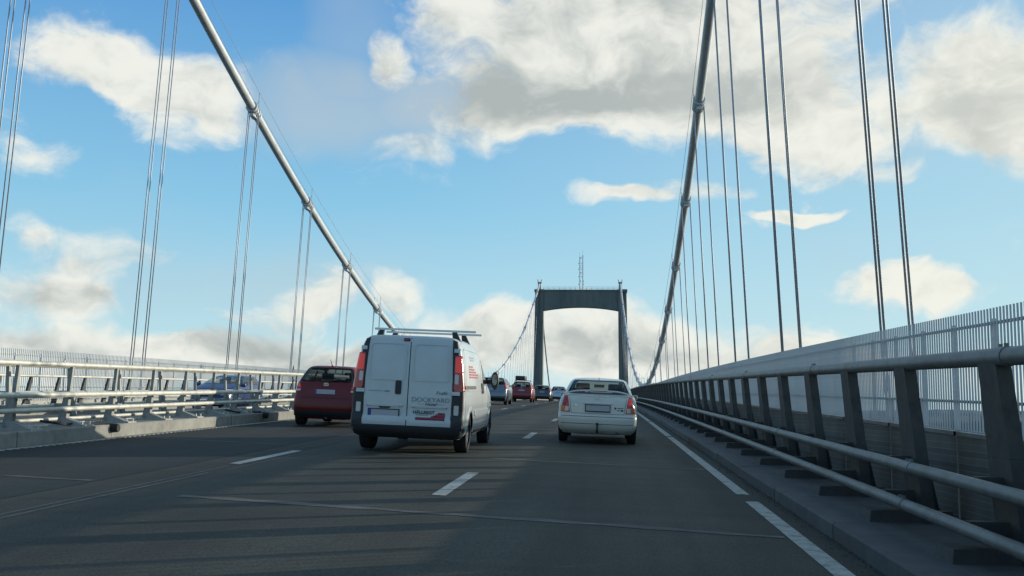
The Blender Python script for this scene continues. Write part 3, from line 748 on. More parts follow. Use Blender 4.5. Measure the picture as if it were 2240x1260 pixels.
def bil(c, u, v):
    u, v = (u + 1) / 2, (v + 1) / 2
    return tuple((c[0][k] * (1 - u) + c[1][k] * u) * (1 - v) + (c[3][k] * (1 - u) + c[2][k] * u) * v for k in (0, 1))
def lim(v, rc, rv):
    a = abs(v)
    return 1.0 if a <= 1 - rv else 1 - rc * (1 - sqrt(max(0, 1 - ((a - 1 + rv) / rv) ** 2)))
def patch(sh, view, c, off=.004, n=10, m=8, rc=.12, rv=.25, skirt=.015):
    """Panel lying on the body: c = four (a, z) corners, bottom first; rounded corners; short skirt for thickness."""
    b = MB(); vs = []; fs = []
    V_ = [-1 + 2 * j / m for j in range(m + 1)]
    if rc > 0: V_ = sorted(set(V_ + [-1 + rv * .06, -1 + rv * .25, -1 + rv * .6, 1 - rv * .06, 1 - rv * .25, 1 - rv * .6]))
    rows = len(V_)
    for v in V_:
        l = lim(v, rc, rv)
        for i in range(n + 1):
            a, z = bil(c, (-1 + 2 * i / n) * l, v); vs.append(sh.pt(view, a, z, off))
    W = n + 1
    for j in range(rows - 1):
        for i in range(n): fs.append((j * W + i, j * W + i + 1, (j + 1) * W + i + 1, (j + 1) * W + i))
    if skirt:
        loop = [i for i in range(W)] + [j * W + n for j in range(1, rows)] + [(rows - 1) * W + i for i in range(n - 1, -1, -1)] + [j * W for j in range(rows - 2, 0, -1)]
        base = len(vs)
        for k, ix in enumerate(loop):
            j, i = divmod(ix, W); a, z = bil(c, (-1 + 2 * i / n) * lim(V_[j], rc, rv), V_[j]); vs.append(sh.pt(view, a, z, off - skirt))
        for k in range(len(loop)):
            k2 = (k + 1) % len(loop); fs.append((loop[k], loop[k2], base + k2, base + k))
    b.add(vs, fs); return b
def ring(sh, view, c, k=(.9, .88), off=.002, rc=.12, rv=.25, n=14):
    out = []
    ts = []
    for i in range(n): ts.append((-1 + 2 * i / n, -1))
    for i in range(n): ts.append((1, -1 + 2 * i / n))
    for i in range(n): ts.append((1 - 2 * i / n, 1))
    for i in range(n): ts.append((-1, 1 - 2 * i / n))
    vs = []; fs = []
    for (u, v) in ts:
        l = lim(v, rc, rv)
        a, z = bil(c, u * l, v); vs.append(sh.pt(view, a, z, off))
        a, z = bil(c, u * l * k[0], v * k[1]); vs.append(sh.pt(view, a, z, off))
    N = len(ts)
    for i in range(N): j = (i + 1) % N; fs.append((2 * i, 2 * j, 2 * j + 1, 2 * i + 1))
    b = MB(); b.add(vs, fs); return b
def inside(c, a, z, k=.93):
    # point inside the quad shrunk about its centre
    cx = sum(q[0] for q in c) / 4; cz = sum(q[1] for q in c) / 4
    q = [(cx + (x - cx) * k, cz + (y - cz) * k) for x, y in c]; sgn = 0
    for i in range(4):
        x0, y0 = q[i]; x1, y1 = q[(i + 1) % 4]; cr = (x1 - x0) * (z - y0) - (y1 - y0) * (a - x0)
        if sgn == 0: sgn = 1 if cr > 0 else -1
        elif (cr > 0) != (sgn > 0): return False
    return True

def body_mesh(sh, wheels, Ra, holes, nr=22, ns=56, nf=14, step=.045):
    us = [sh.UR * i / nr for i in range(nr)] + [sh.UR + (sh.UF - sh.UR) * i / ns for i in range(ns)] + [sh.UF + (1 - sh.UF) * i / nf for i in range(nf + 1)]
    zs = [sh.zs[0]]
    for i in range(len(sh.rows) - 1):
        a, c = sh.rows[i], sh.rows[i + 1]
        k = max(1, int(math.ceil(max(c[0] - a[0], abs(c[1] - a[1]) * .6, abs(c[2] - a[2]) * .3, abs(c[3] - a[3]) * .7) / step)))
        zs += [a[0] + (c[0] - a[0]) * (j + 1) / k for j in range(k)]
    bm = bmesh.new(); NU = len(us); grid = []
    full = [(u, 1) for u in us] + [(u, -1) for u in reversed(us[1:-1])]
    for z in zs: grid.append([bm.verts.new(sh.P(z, u, sg)) for u, sg in full])
    M = len(full); kill = []; faces = []
    for j in range(len(zs) - 1):
        zm = (zs[j] + zs[j + 1]) / 2
        for i in range(M):
            i2 = (i + 1) % M
            um = (full[i][0] + full[i2][0]) / 2; sg = full[i][1] if full[i][0] not in (0, 1) else full[i2][1]
            p = sh.P(zm, um, sg); dead = False
            view = 'rear' if um < sh.UR else ('front' if um > sh.UF else ('right' if sg > 0 else 'left'))
            for hv, c in holes:
                if hv in ('rear', 'front'):
                    if ((hv == 'rear' and um < sh.UR) or (hv == 'front' and um > sh.UF)) and inside(c, p.x, zm): dead = True
                elif hv == ('right' if sg > 0 else 'left') and um > sh.UR * .6 and um < 1 - (1 - sh.UF) * .5 and inside(c, p.y, zm): dead = True
            for (yw, zw) in wheels:
                if (p.y - yw) ** 2 + (zm - zw) ** 2 < Ra * Ra and abs(p.x) > .4: dead = True
            if not dead: bm.faces.new((grid[j][i], grid[j][i2], grid[j + 1][i2], grid[j + 1][i]))
    bm.faces.new(list(reversed(grid[-1]))) if False else None
    for v in list(bm.verts):
        if not v.link_faces: bm.verts.remove(v)
    for v in bm.verts:
        if v.is_boundary and abs(v.co.x) > .4 and v.co.z > sh.zs[0] + .001:
            for (yw, zw) in wheels:
                d = sqrt((v.co.y - yw) ** 2 + (v.co.z - zw) ** 2)
                if d < Ra + .09 and d > .01:
                    yy = yw + (v.co.y - yw) * Ra / d; zz = max(sh.zs[0], zw + (v.co.z - zw) * Ra / d)
                    sg = 1 if v.co.x > 0 else -1; v.co = sh.P(zz, sh.u_side(yy, zz), sg)
    bmesh.ops.recalc_face_normals(bm, faces=bm.faces)
    me = bpy.data.meshes.new('body'); bm.to_mesh(me); bm.free()
    me.polygons.foreach_set('use_smooth', [True] * len(me.polygons))
    return me
def lathe(b, cx, cy, cz, prof, n=28):      # profile (radius, x offset) about a lateral axis
    vs = []; fs = []; m = len(prof)
    for i in range(n):
        a = 2 * pi * i / n
        vs += [(cx + dx, cy + r * cos(a), cz + r * sin(a)) for r, dx in prof]
    for i in range(n):
        for k in range(m - 1): fs.append((i * m + k, ((i + 1) % n) * m + k, ((i + 1) % n) * m + k + 1, i * m + k + 1))
    b.add(vs, fs)
def wheel(root, x, y, r, w, sg):
    b = MB(); h = w / 2
    lathe(b, 0, 0, 0, [(r * .62, -h), (r * .80, -h * 1.04), (r * .96, -h * .96), (r, -h * .7), (r, -h * .25), (r * .985, -h * .22), (r * .985, h * .0 - .01), (r, .01), (r, h * .7), (r * .96, h * .96), (r * .80, h * 1.04), (r * .62, h), (r * .60, 0), (r * .62, -h)])
    o = b.build('wheel', 'rubber', root); o.location = (x, y, r); auto_smooth(o, 35)
    b = MB(); q = sg * h * .75
    lathe(b, 0, 0, 0, [(r * .62, q * .2), (r * .63, q), (r * .58, q * .98), (r * .54, q * .6), (r * .1, q * .55)], 24)
    for k in range(7):
        a = 2 * pi * k / 7; ca, sa = cos(a), sin(a)
        pr = lambda rad, t: (rad * ca - t * sa, rad * sa + t * ca)
        lo = [pr(r * .08, -.03), pr(r * .58, -.022), pr(r * .58, .022), pr(r * .08, .03)]
        b.hexa([(q * .55, c[0], c[1]) for c in lo], [(q * .95, c[0], c[1]) for c in lo])
    b.tube([(q * .5, 0, 0), (q * 1.0, 0, 0)], r * .17, 10)
    c = b.build('rim', 'rim_alloy', o); auto_smooth(c, 35)
    return o
def oval_ring(rx, rz, t, n=28, depth=.008):
    b = MB(); vs = []
    for i in range(n):
        a = 2 * pi * i / n
        vs += [(rx * cos(a), 0, rz * sin(a)), ((rx - t) * cos(a), 0, (rz - t) * sin(a)), (rx * cos(a), -depth, rz * sin(a)), ((rx - t) * cos(a), -depth, (rz - t) * sin(a))]
    fs = []
    for i in range(n):
        j = (i + 1) % n
        fs += [(4 * i + 2, 4 * j + 2, 4 * j + 3, 4 * i + 3), (4 * i, 4 * j, 4 * j + 2, 4 * i + 2), (4 * i + 1, 4 * i + 3, 4 * j + 3, 4 * j + 1)]
    b.add(vs, fs); return b
def emblem(root, p, s=1.0):
    b = oval_ring(.07 * s, .048 * s, .012 * s)
    c = oval_ring(.03 * s, .045 * s, .010 * s); b.add(c.v, c.f)
    c = oval_ring(.05 * s, .02 * s, .010 * s); b.add([(x, y, z + .024 * s) for x, y, z in c.v], c.f)
    o = b.build('emblem', 'chrome', root); o.location = p
    return o
def plate(root, p, w=.52, h=.11, blue=True, frame=None, tilt=0.):
    b = MB(); b.box(-w / 2, w / 2, -.006, .006, -h / 2, h / 2); o = b.build('number_plate', 'plate', root); o.location = p; o.rotation_euler.x = tilt
    if blue:
        b = MB(); b.box(-w / 2 + .003, -w / 2 + .04, -.008, -.0065, -h / 2 + .003, h / 2 - .003); b.build('blue_band', 'plate_blue', o)
    if frame:
        b = MB(); t = .014
        for (x0, x1, z0, z1) in ((-w / 2 - t, w / 2 + t, -h / 2 - t * 1.5, -h / 2 + .001), (-w / 2 - t, w / 2 + t, h / 2 - .001, h / 2 + t), (-w / 2 - t, -w / 2 + .001, -h / 2, h / 2), (w / 2 - .001, w / 2 + t, -h / 2, h / 2)):
            b.box(x0, x1, -.010, .008, z0, z1)
        b.build('plate_frame', 'trim_black', o)
    return o
def interior(root, sh, ys_front, seat_z, roof_z, W, yr):
    for x in (-.36, .36):
        b = MB(); b.hexa([(x - .24, ys_front - .12, .35), (x + .24, ys_front - .12, .35), (x + .24, ys_front + .02, .35), (x - .24, ys_front + .02, .35)],
                         [(x - .23, ys_front - .26, seat_z), (x + .23, ys_front - .26, seat_z), (x + .23, ys_front - .16, seat_z), (x - .23, ys_front - .16, seat_z)])
        bevel_mesh_obj = b.build('seat', 'seat_cloth', root)
        b = MB(); b.box(x - .155, x + .155, ys_front - .31, ys_front - .21, seat_z + .03, seat_z + .21); me = bevel_mesh(b.mesh('headrest'), .035, 2); link('headrest', me, 'seat_cloth', bevel_mesh_obj, True)
    b = MB(); b.box(-W + .2, W - .2, yr, yr + .16, .35, seat_z - .08); bb = b.build('rear_bench', 'seat_cloth', root)
    for x in (-.42, .42):
        b = MB(); b.box(x - .12, x + .12, yr + .02, yr + .10, seat_z - .06, seat_z + .10); link('headrest', bevel_mesh(b.mesh('headrest'), .03, 2), 'seat_cloth', bb, True)
    b = MB(); b.box(-W + .16, W - .16, ys_front + .62, ys_front + 1.0, .55, seat_z - .02); b.build('dashboard', 'seat_cloth', root)
    b = MB(); c = oval_ring(.18, .18, .03, 20, .03); b.add([(x - .36, y + ys_front + .42, z + seat_z - .08) for x, y, z in c.v], c.f); b.build('steering_wheel', 'trim_black', root)
    b = MB(); b.box(-.12, .12, ys_front + .52, ys_front + .55, roof_z - .20, roof_z - .13); b.build('rear_view_mirror', 'trim_black', root)
def door_mirror(root, x, y, z, sg, m='trim_black', s=1.0):
    b = MB(); b.box(min(0, sg * .2 * s), max(0, sg * .2 * s), -.05 * s, .09 * s, -.07 * s, .08 * s); me = bevel_mesh(b.mesh('door_mirror'), .03 * s, 2)
    o = link('door_mirror', me, m, root, True); o.location = (x + sg * .04, y, z)
    b = MB(); b.box(min(sg * .02, sg * .18) * s, max(sg * .02, sg * .18) * s, -.053 * s, -.05 * s, -.05 * s, .06 * s); b.build('mirror_glass', 'mirror_glass', o)
    b = MB(); b.tube([(-sg * .08, 0, -.02), (sg * .05, 0, -.01)], .03 * s, 6); b.build('mirror_arm', 'trim_black', o)
    return o
def base_car(name, label, loc, yaw, sh, paint, wheels, rw, holes, tw=.19, track=None, oncoming=False, group=None, glass_on=True, body_holes=True):
    roll = .033 if not oncoming else .02
    root = thing(name, label, 'van' if 'van' in name else 'car', loc, group, None)
    pitch = math.atan((zc(loc[1] + 2) - zc(loc[1] - 2)) / 4)
    root.rotation_euler = (Matrix.Rotation(yaw, 3, 'Z') @ Matrix.Rotation(pitch * (-1 if oncoming else 1), 3, 'X') @ Matrix.Rotation(roll * (1 if not oncoming else -1), 3, 'Y')).to_euler()
    W = max(r[3] for r in sh.rows)
    me = body_mesh(sh, [(y, rw) for y in wheels], rw + .045, holes if body_holes else [])
    body = link('body', me, paint, root)
    for hv, c in holes:
        nm = {'rear': 'rear_window', 'front': 'windscreen'}.get(hv, 'side_window')
        gm = {'rear': 'glass_rear', 'front': 'glass_front'}.get(hv, 'glass_side')
        if not glass_on: gm = 'frit'
        o = patch(sh, hv, c, .005, 12, 8, .10, .22, 0).build(nm, gm, root, True)
        ring(sh, hv, c, (.90, .86) if hv == 'rear' else (.92, .88), .003, .10, .22).build('window_border', 'frit', o)
    W_t = track or (W - tw * .5 - .025)
    for y in wheels:
        for sg in (-1, 1):
            w_ = wheel(root, sg * W_t, y, rw, tw, sg)
            b = MB(); R = rw + .05; vs = []; fs = []; n = 14
            for i in range(n + 1):
                a = -.15 + (pi + .3) * i / n; yy, zz = R * cos(a), R * sin(a) + rw
                vs += [(sg * (W - .02), y + yy, max(zz, sh.zs[0] - .02)), (sg * (W - .34), y + yy, max(zz, sh.zs[0] - .02))]
            for i in range(n): fs.append((2 * i, 2 * i + 1, 2 * i + 3, 2 * i + 2))
            k = len(vs); fs.append(tuple(range(1, k, 2))); b.add(vs, fs)
            ws_ = b.build('wheel_well', 'void_black', root)
    f = MB(); r0, f0, w0 = sh.at(sh.zs[0]); f.box(-w0 + .28, w0 - .28, r0 + .12, f0 - .3, sh.zs[0] - .015, sh.zs[0] + .05)
    f.box(-w0 + .02, w0 - .02, wheels[0] + rw + .06, wheels[1] - rw - .06, sh.zs[0] - .01, sh.zs[0] + .04)
    f.box(-.5, .5, wheels[0] - .06, wheels[0] + .06, rw - .06, rw + .05)
    f.box(-w0 + .1, w0 - .1, r0 + .03, r0 + .11, sh.zs[0] + .01, sh.zs[0] + .06)
    f.build('underbody', 'void_black', root)
    return root, body
def onroad(x, y): return (x, y, zroad(x, y))
def text(root, s, p, h, m, sx=1.0, shear=0.0, name='lettering', rot=(pi / 2, 0, 0), extr=.0015, bold=0.0, align='CENTER'):
    cu = bpy.data.curves.new('txt', 'FONT'); cu.body = s; cu.size = h * 1.38; cu.extrude = extr; cu.shear = shear; cu.align_x = align; cu.align_y = 'CENTER'; cu.offset = bold
    t = bpy.data.objects.new('txt', cu); COL.objects.link(t); bpy.context.view_layer.update()
    me = bpy.data.meshes.new_from_object(t.evaluated_get(bpy.context.evaluated_depsgraph_get())); bpy.data.objects.remove(t); bpy.data.curves.remove(cu)
    me.materials.clear(); o = link(name, me, m, root); o.location = p; o.rotation_euler = rot; o.scale = (sx, 1, 1); return o

# ---- white van
VAN = Shell([(.27, .12, 4.55, .84), (.38, .0, 4.74, .93), (.52, -.02, 4.78, .95), (.60, -.01, 4.78, .952), (.63, .03, 4.76, .952), (.9, .035, 4.62, .952), (1.05, .045, 4.38, .945), (1.2, .055, 3.95, .93),
             (1.5, .08, 3.42, .895), (1.72, .105, 3.05, .855), (1.86, .135, 2.78, .80), (1.925, .17, 2.6, .735), (1.955, .26, 2.4, .60), (1.968, .6, 2.2, .30), (1.972, 1.0, 2.0, .02)], cr=.16, cf=.75, e=.30, ef=.7, tap=.012)
vs_r = ('right', [(2.72, 1.16), (3.86, 1.16), (3.12, 1.74), (2.72, 1.76)]); vs_l = ('left', vs_r[1])
ws_v = ('front', [(-.80, 1.22), (.80, 1.22), (.68, 1.78), (-.68, 1.78)])
van, vbody = base_car('delivery_van', 'white panel van with roof bars and a red stepped logo on its rear door', onroad(-3.30, 16.85), 0, VAN, 'paint_white', (.92, 4.02), .335, [vs_r, vs_l, ws_v], .215, glass_on=False, body_holes=False)
pv = lambda c, off, name, mt, **k: patch(VAN, "rear", c, off, **k).build(name, mt, van, True)
for sg in (-1, 1):
    X = lambda a, c, z0, z1: [(sg * a, z0), (sg * c, z0), (sg * c, z1), (sg * a, z1)]
    t = patch(VAN, 'rear', [(sg * .745, .40), (sg * .936, .40), (sg * .933, 1.05), (sg * .745, 1.05)], .006, 10, 10, .05, .1).build('corner_trim', 'trim_black', van, True)
    t = patch(VAN, 'rear', [(sg * .745, 1.05), (sg * .931, 1.05), (sg * .775, 1.88), (sg * .70, 1.90)], .006, 10, 10, .02, .1).build('corner_trim', 'trim_black', van, True)
    l = patch(VAN, 'rear', [(sg * .765, 1.05), (sg * .930, 1.05), (sg * .856, 1.64), (sg * .757, 1.64)], .022, 8, 12, .15, .06, .03).build('tail_lamp', 'lamp_red', van, True)
    patch(VAN, 'rear', [(sg * .772, 1.36), (sg * .895, 1.36), (sg * .856, 1.62), (sg * .765, 1.62)], .026, 6, 8, .12, .1, .01).build('lamp_lens', 'lamp_red_lit', l, True)
    patch(VAN, 'rear', [(sg * .775, 1.17), (sg * .835, 1.17), (sg * .83, 1.33), (sg * .772, 1.33)], .027, 6, 6, .25, .25, .01).build('lamp_lens', 'lamp_clear', l, True)
    for z in (.985, 1.69):
        patch(VAN, 'rear', [(sg * .735, z), (sg * (.865 if z < 1.2 else .82), z), (sg * (.865 if z < 1.2 else .82), z + .06), (sg * .735, z + .06)], .034, 4, 3, .06, .2, .035).build('hinge', 'paint_white', van)
    patch(VAN, 'rear', [(sg * .78, .66), (sg * .86, .66), (sg * .86, .82), (sg * .78, .82)], .014, 5, 5, .3, .3, .012).build('fog_lamp', 'lamp_clear', van, True)
    # recessed door pressing, drawn by a raised frame
    a0, a1 = (.055, .68) if sg > 0 else (.055, .68)
    ring(VAN, 'rear', X(a0 if sg > 0 else a0, a1, 1.20, 1.82), (.93, .945), .014, .14, .2, 20).build('door_pressing', 'paint_white', van, True)
    patch(VAN, 'rear', X(.08, .68, .765, .80), .020, 8, 2, .05, .3, .024).build('door_pressing', 'paint_white', van, True)
    patch(VAN, 'rear', X(.735, .742, .47, 1.88), .002, 2, 12, 0, .1, 0).build('door_gap', 'void_black', van)
patch(VAN, 'rear', [(-.006, .46), (.008, .46), (.008, 1.91), (-.006, 1.91)], .0025, 2, 16, 0, .1, 0).build('door_gap', 'void_black', van)
patch(VAN, 'rear', [(-.74, .452), (.74, .452), (.74, .464), (-.74, .464)], .002, 10, 2, 0, .1, 0).build('door_gap', 'void_black', van)
patch(VAN, 'rear', [(-.945, .28), (.945, .28), (.945, .455), (-.945, .455)], .035, 24, 6, .03, .25, .05).build('bumper', 'trim_black', van, True)
pv([(-.215, .97), (-.115, .97), (-.115, 1.20), (-.215, 1.20)], .018, 'door_handle', 'trim_black', rc=.45, rv=.25, skirt=.02)
pv([(-.125, 1.855), (-.02, 1.855), (-.02, 1.90), (-.125, 1.90)], .018, 'brake_lamp', 'trim_black', rc=.35, rv=.5, skirt=.02)
pv([(-.105, 1.864), (-.04, 1.864), (-.04, 1.892), (-.105, 1.892)], .021, 'brake_lens', 'lamp_red', rc=.3, rv=.5)
pv([(-.47, .735), (-.28, .735), (-.28, .80), (-.47, .80)], .012, 'plate_lamp_recess', 'trim_black', rc=.3, rv=.5)
plate(van, VAN.pt('rear', -.385, .655) + Vector((0, -.02, 0)), .50, .115, True, True)
pv([(-.66, 1.012), (-.42, 1.012), (-.42, 1.021), (-.66, 1.021)], .006, 'badge_strip', 'print_grey', rc=0)
pv([(-.39, 1.003), (-.31, 1.003), (-.31, 1.027), (-.39, 1.027)], .006, 'badge', 'print_grey', rc=.1)
R_ = lambda x, z, o=.008: VAN.pt('rear', x, z) + Vector((0, -o, 0))
text(van, 'Trafic', R_(.56, 1.015), .05, 'print_dark', 1.3, .35, 'badge')
text(van, 'DOCKYARD', R_(.39, .895), .075, 'print_grey', 1.12)
text(van, 'Hotel', R_(.39, .825), .055, 'print_dark', 1.1, .4)
for a, c in ((.16, .29), (.49, .63)): pv([(a, .825), (c, .825), (c, .829), (a, .829)], .006, 'lettering', 'print_grey', rc=0)
text(van, 'HÄLLREGT', R_(.285, .688), .052, 'print_dark', 1.05, 0, bold=.002)
pv([(.155, .642), (.36, .642), (.36, .652), (.155, .652)], .006, 'lettering', 'print_grey', rc=0)
for i, (a, z) in enumerate(((.155, .575), (.155, .596), (.41, .617), (.44, .638), (.48, .659), (.52, .680))):
    pv([(a, z - .009), (.64, z - .009), (.64, z + .009), (a, z + .009)], .007, 'logo_stripe', 'print_maroon' if i in (0, 5) else 'print_red', rc=0)
# roof bars
for y, xo in ((.62, .14), (1.75, .10)):
    rb = MB(); rb.box(-.88 + xo, .88 + xo, y - .025, y + .025, 2.055, 2.09); bar_ = rb.build('roof_bar', 'aluminium', van)
    for x in (-.66, .70):
        f_ = MB(); f_.hexa([(x - .07, y - .05, 1.90), (x + .07, y - .05, 1.90), (x + .07, y + .05, 1.90), (x - .07, y + .05, 1.90)], [(x * .93 - .04, y - .03, 2.055), (x * .93 + .04, y - .03, 2.055), (x * .93 + .04, y + .03, 2.055), (x * .93 - .04, y + .03, 2.055)]); f_.build('bar_foot', 'trim_black', bar_)
for side, sg in (('right', 1), ('left', -1)):
    ps = lambda c, off, name, mt, par=van, **k: patch(VAN, side, c, off, **k).build(name, mt, par, True)
    ring(VAN, side, [(.42, 1.06), (2.46, 1.06), (2.46, 1.76), (.42, 1.78)], (.975, .955), .007, .06, .15, 24).build('side_pressing', 'paint_white', van, True)
    if sg > 0: ps([(.22, 1.095), (1.55, 1.095), (1.55, 1.15), (.22, 1.15)], .012, 'slide_rail', 'trim_black', rc=.02, n=14, m=3)
    ps([(2.50, .40), (2.512, .40), (2.512, 1.84), (2.50, 1.84)], .002, 'door_gap', 'void_black', rc=0, n=1, m=12, skirt=0)
    ps([(.30, .40), (.312, .40), (.25, 1.84), (.238, 1.84)], .002, 'door_gap', 'void_black', rc=0, n=1, m=12, skirt=0)
    for y in (2.40, 2.58): ps([(y, 1.01), (y + .10, 1.01), (y + .10, 1.20), (y, 1.20)], .02, 'door_handle', 'trim_black', rc=.4, rv=.3, n=5, m=5, skirt=.02)
    ps([(1.38, .62), (3.58, .62), (3.55, .72), (1.40, .72)], .016, 'rubbing_strip', 'paint_white', rc=.02, n=24, m=4, skirt=.018)
    ps([(1.40, .30), (3.60, .30), (3.60, .37), (1.40, .37)], .010, 'sill', 'trim_black', rc=.02, n=24, m=3)
    if sg > 0:
        for i, (y0, y1, z) in enumerate(((.8, 1.95, 1.30), (.8, 1.95, 1.345), (.8, 1.7, 1.39), (.8, 1.5, 1.435), (.8, 1.3, 1.48))): ps([(y0, z - .014), (y1, z - .014), (y1, z + .014), (y0, z + .014)], .004, 'logo_stripe', 'print_red', rc=0, n=12, m=2, skirt=0)
        for i, (y0, y1, z) in enumerate(((1.05, 1.5, 1.60), (1.0, 1.6, 1.645))): ps([(y0, z - .014), (y1, z - .014), (y1, z + .014), (y0, z + .014)], .004, 'logo_stripe', 'print_grey', rc=0, n=8, m=2, skirt=0)
    dm = MB(); dm.tube([(0, 0, .02), (sg * .14, -.02, .02)], .045, 8); dm_o = dm.build('door_mirror', 'trim_black', van); dm_o.location = (sg * .88, 3.42, 1.22)
    h_ = MB(); h_.tube([(0, -.055, 0), (0, -.03, 0), (0, .05, 0), (0, .10, 0)], [.105, .118, .105, .06], 20); h_o = h_.build('mirror_housing', 'trim_black', dm_o); auto_smooth(h_o, 60); h_o.location = (sg * .20, 0, .04); h_o.scale = (.70, 1, 1.5)
    h_ = MB(); h_.tube([(0, -.062, 0), (0, -.056, 0)], .072, 20); h_o = h_.build('mirror_glass', 'mirror_glass', dm_o); h_o.location = (sg * .20, 0, .06); h_o.scale = (.72, 1, 1.5)
    # flared wheel arches
    for yw in (.92, 4.02):
        b = MB(); vs = []; fs = []; n = 18
        for i in range(n + 1):
            a = -.12 + (pi + .24) * i / n
            for R in (.38, .405, .46):
                yy, zz = yw + R * cos(a), max(.275, .335 + R * sin(a)); vs.append(VAN.pt(side, yy, zz, {.38: .004, .405: .02, .46: .0}[R]))
        for i in range(n): fs += [(3 * i, 3 * i + 1, 3 * i + 4, 3 * i + 3), (3 * i + 1, 3 * i + 2, 3 * i + 5, 3 * i + 4)]
        b.add(vs, fs); b.build('wheel_arch', 'paint_white', van, True)

# ---- white saloon with tow bar and boot spoiler
SAL = Shell([(.22, .16, 4.10, .74), (.30, .05, 4.22, .81), (.42, .0, 4.28, .845), (.56, -.005, 4.29, .85), (.60, .02, 4.28, .85), (.63, .05, 4.26, .848), (.80, .06, 4.12, .842), (.90, .08, 3.92, .822), (.96, .11, 3.55, .80), (1.0, .18, 3.12, .775),
             (1.025, .42, 2.98, .755), (1.04, .50, 2.93, .745), (1.18, .78, 2.58, .685), (1.30, 1.05, 2.24, .62), (1.355, 1.24, 2.05, .565), (1.385, 1.5, 1.9, .42), (1.395, 1.62, 1.80, .22), (1.4, 1.68, 1.75, .02)], cr=.30, cf=.5, e=.50, ef=.6, tap=.03)
rw_s = ('rear', [(-.665, 1.045), (.665, 1.045), (.54, 1.335), (-.54, 1.335)]); fw_s = ('front', [(-.66, 1.045), (.66, 1.045), (.545, 1.33), (-.545, 1.33)])
sw = lambda s: [(s, [(1.05, 1.03), (2.02, 1.02), (1.92, 1.30), (1.28, 1.30)]), (s, [(2.10, 1.02), (2.72, 1.01), (2.16, 1.30), (2.0, 1.30)])]
sal, _ = base_car('saloon_car', 'white four-door saloon with a boot spoiler and tow ball', onroad(-.19, 21.55), 0, SAL, 'paint_white_car', (.92, 3.38), .295, [rw_s, fw_s] + sw('right') + sw('left'), .185)
interior(sal, SAL, 1.95, 1.06, 1.38, .76, .98)
ps = lambda c, off, name, mt, par=sal, **k: patch(SAL, "rear", c, off, **k).build(name, mt, par, True)
for sg in (-1, 1):
    l = ps([(sg * .575, .655), (sg * .775, .665), (sg * .70, .985), (sg * .635, .985)], .014, 'tail_lamp', 'lamp_red', rc=.10, rv=.12, n=10, m=12, skirt=.02)
    ps([(sg * .60, .675), (sg * .685, .675), (sg * .675, .77), (sg * .60, .77)], .017, 'lamp_lens', 'lamp_clear', l, rc=.1, n=5, m=5, skirt=.006)
    ps([(sg * .69, .68), (sg * .765, .685), (sg * .755, .79), (sg * .685, .78)], .017, 'lamp_lens', 'lamp_amber', l, rc=.1, n=5, m=5, skirt=.006)
    ps([(sg * .625, .84), (sg * .715, .84), (sg * .685, .965), (sg * .64, .965)], .017, 'lamp_lens', 'lamp_red_lit' if sg > 0 else 'lamp_red', l, rc=.15, n=5, m=5, skirt=.006)
    ps([(sg * .545, .64), (sg * .552, .64), (sg * .60, 1.0), (sg * .593, 1.0)], .002, 'boot_gap', 'void_black', rc=0, n=1, m=8, skirt=0)
ps([(-.55, .636), (.55, .636), (.55, .643), (-.55, .643)], .002, 'boot_gap', 'void_black', rc=0, n=14, m=1, skirt=0)
ps([(-.83, .575), (.83, .575), (.83, .583), (-.83, .583)], .002, 'bumper_gap', 'void_black', rc=0, n=24, m=1, skirt=0)
ps([(-.82, .425), (.82, .425), (.82, .435), (-.82, .435)], .003, 'bumper_groove', 'trim_black', rc=0, n=24, m=1, skirt=0)
ps([(-.30, .842), (.30, .842), (.30, .856), (-.30, .856)], .022, 'plate_garnish', 'paint_white_car', rc=.03, n=10, m=2, skirt=.025)
plate(sal, SAL.pt('rear', 0, .755) + Vector((0, -.014, 0)), .50, .12, False, True)
emblem(sal, SAL.pt('rear', 0, .935) + Vector((0, -.006, 0)), .85)
ps([(-.50, .795), (-.40, .795), (-.40, .808), (-.50, .808)], .004, 'badge', 'chrome', rc=.05, n=3, m=1)
ps([(.345, .745), (.385, .745), (.385, .785), (.345, .785)], .003, 'sticker', 'print_dark', rc=.6, rv=.9, n=4, m=4)
ps([(.40, .765), (.53, .765), (.53, .778), (.40, .778)], .003, 'sticker', 'print_dark', rc=.0, n=3, m=1)
ps([(.40, .715), (.465, .715), (.465, .73), (.40, .73)], .003, 'sticker', 'print_dark', rc=.0, n=3, m=1)
ps([(.48, .705), (.53, .705), (.53, .74), (.48, .74)], .003, 'sticker', 'print_dark', rc=.3, n=3, m=2)
# boot spoiler: an arched wing on two feet
b = MB(); n = 24; vs = []; fs = []
for i in range(n + 1):
    t = -1 + 2 * i / n; x = .70 * t; y = .16 + .12 * t * t; z = 1.115 - .085 * abs(t) ** 4
    vs += [(x, y - .02, z - .012), (x, y + .02, z + .016), (x, y + .14, z + .008), (x, y + .13, z - .018)]
for i in range(n):
    for k in range(4): fs.append((4 * i + k, 4 * i + (k + 1) % 4, 4 * i + 4 + (k + 1) % 4, 4 * i + 4 + k))
fs += [(0, 1, 2, 3), (4 * n, 4 * n + 1, 4 * n + 2, 4 * n + 3)]
b.add(vs, fs); sp_ = b.build('spoiler', 'paint_white_car', sal, True)
b = MB(); b.box(-.17, .17, .128, .145, 1.098, 1.118); b.build('brake_lamp', 'lamp_red', sp_)
for sg in (-1, 1):
    b = MB(); b.hexa([(sg * .70 - .03, .24, .98), (sg * .70 + .03, .24, .98), (sg * .70 + .03, .40, .98), (sg * .70 - .03, .40, .98)], [(sg * .68 - .03, .26, 1.05), (sg * .68 + .03, .26, 1.05), (sg * .68 + .03, .40, 1.05), (sg * .68 - .03, .40, 1.05)]); b.build('spoiler_foot', 'paint_white_car', sp_)
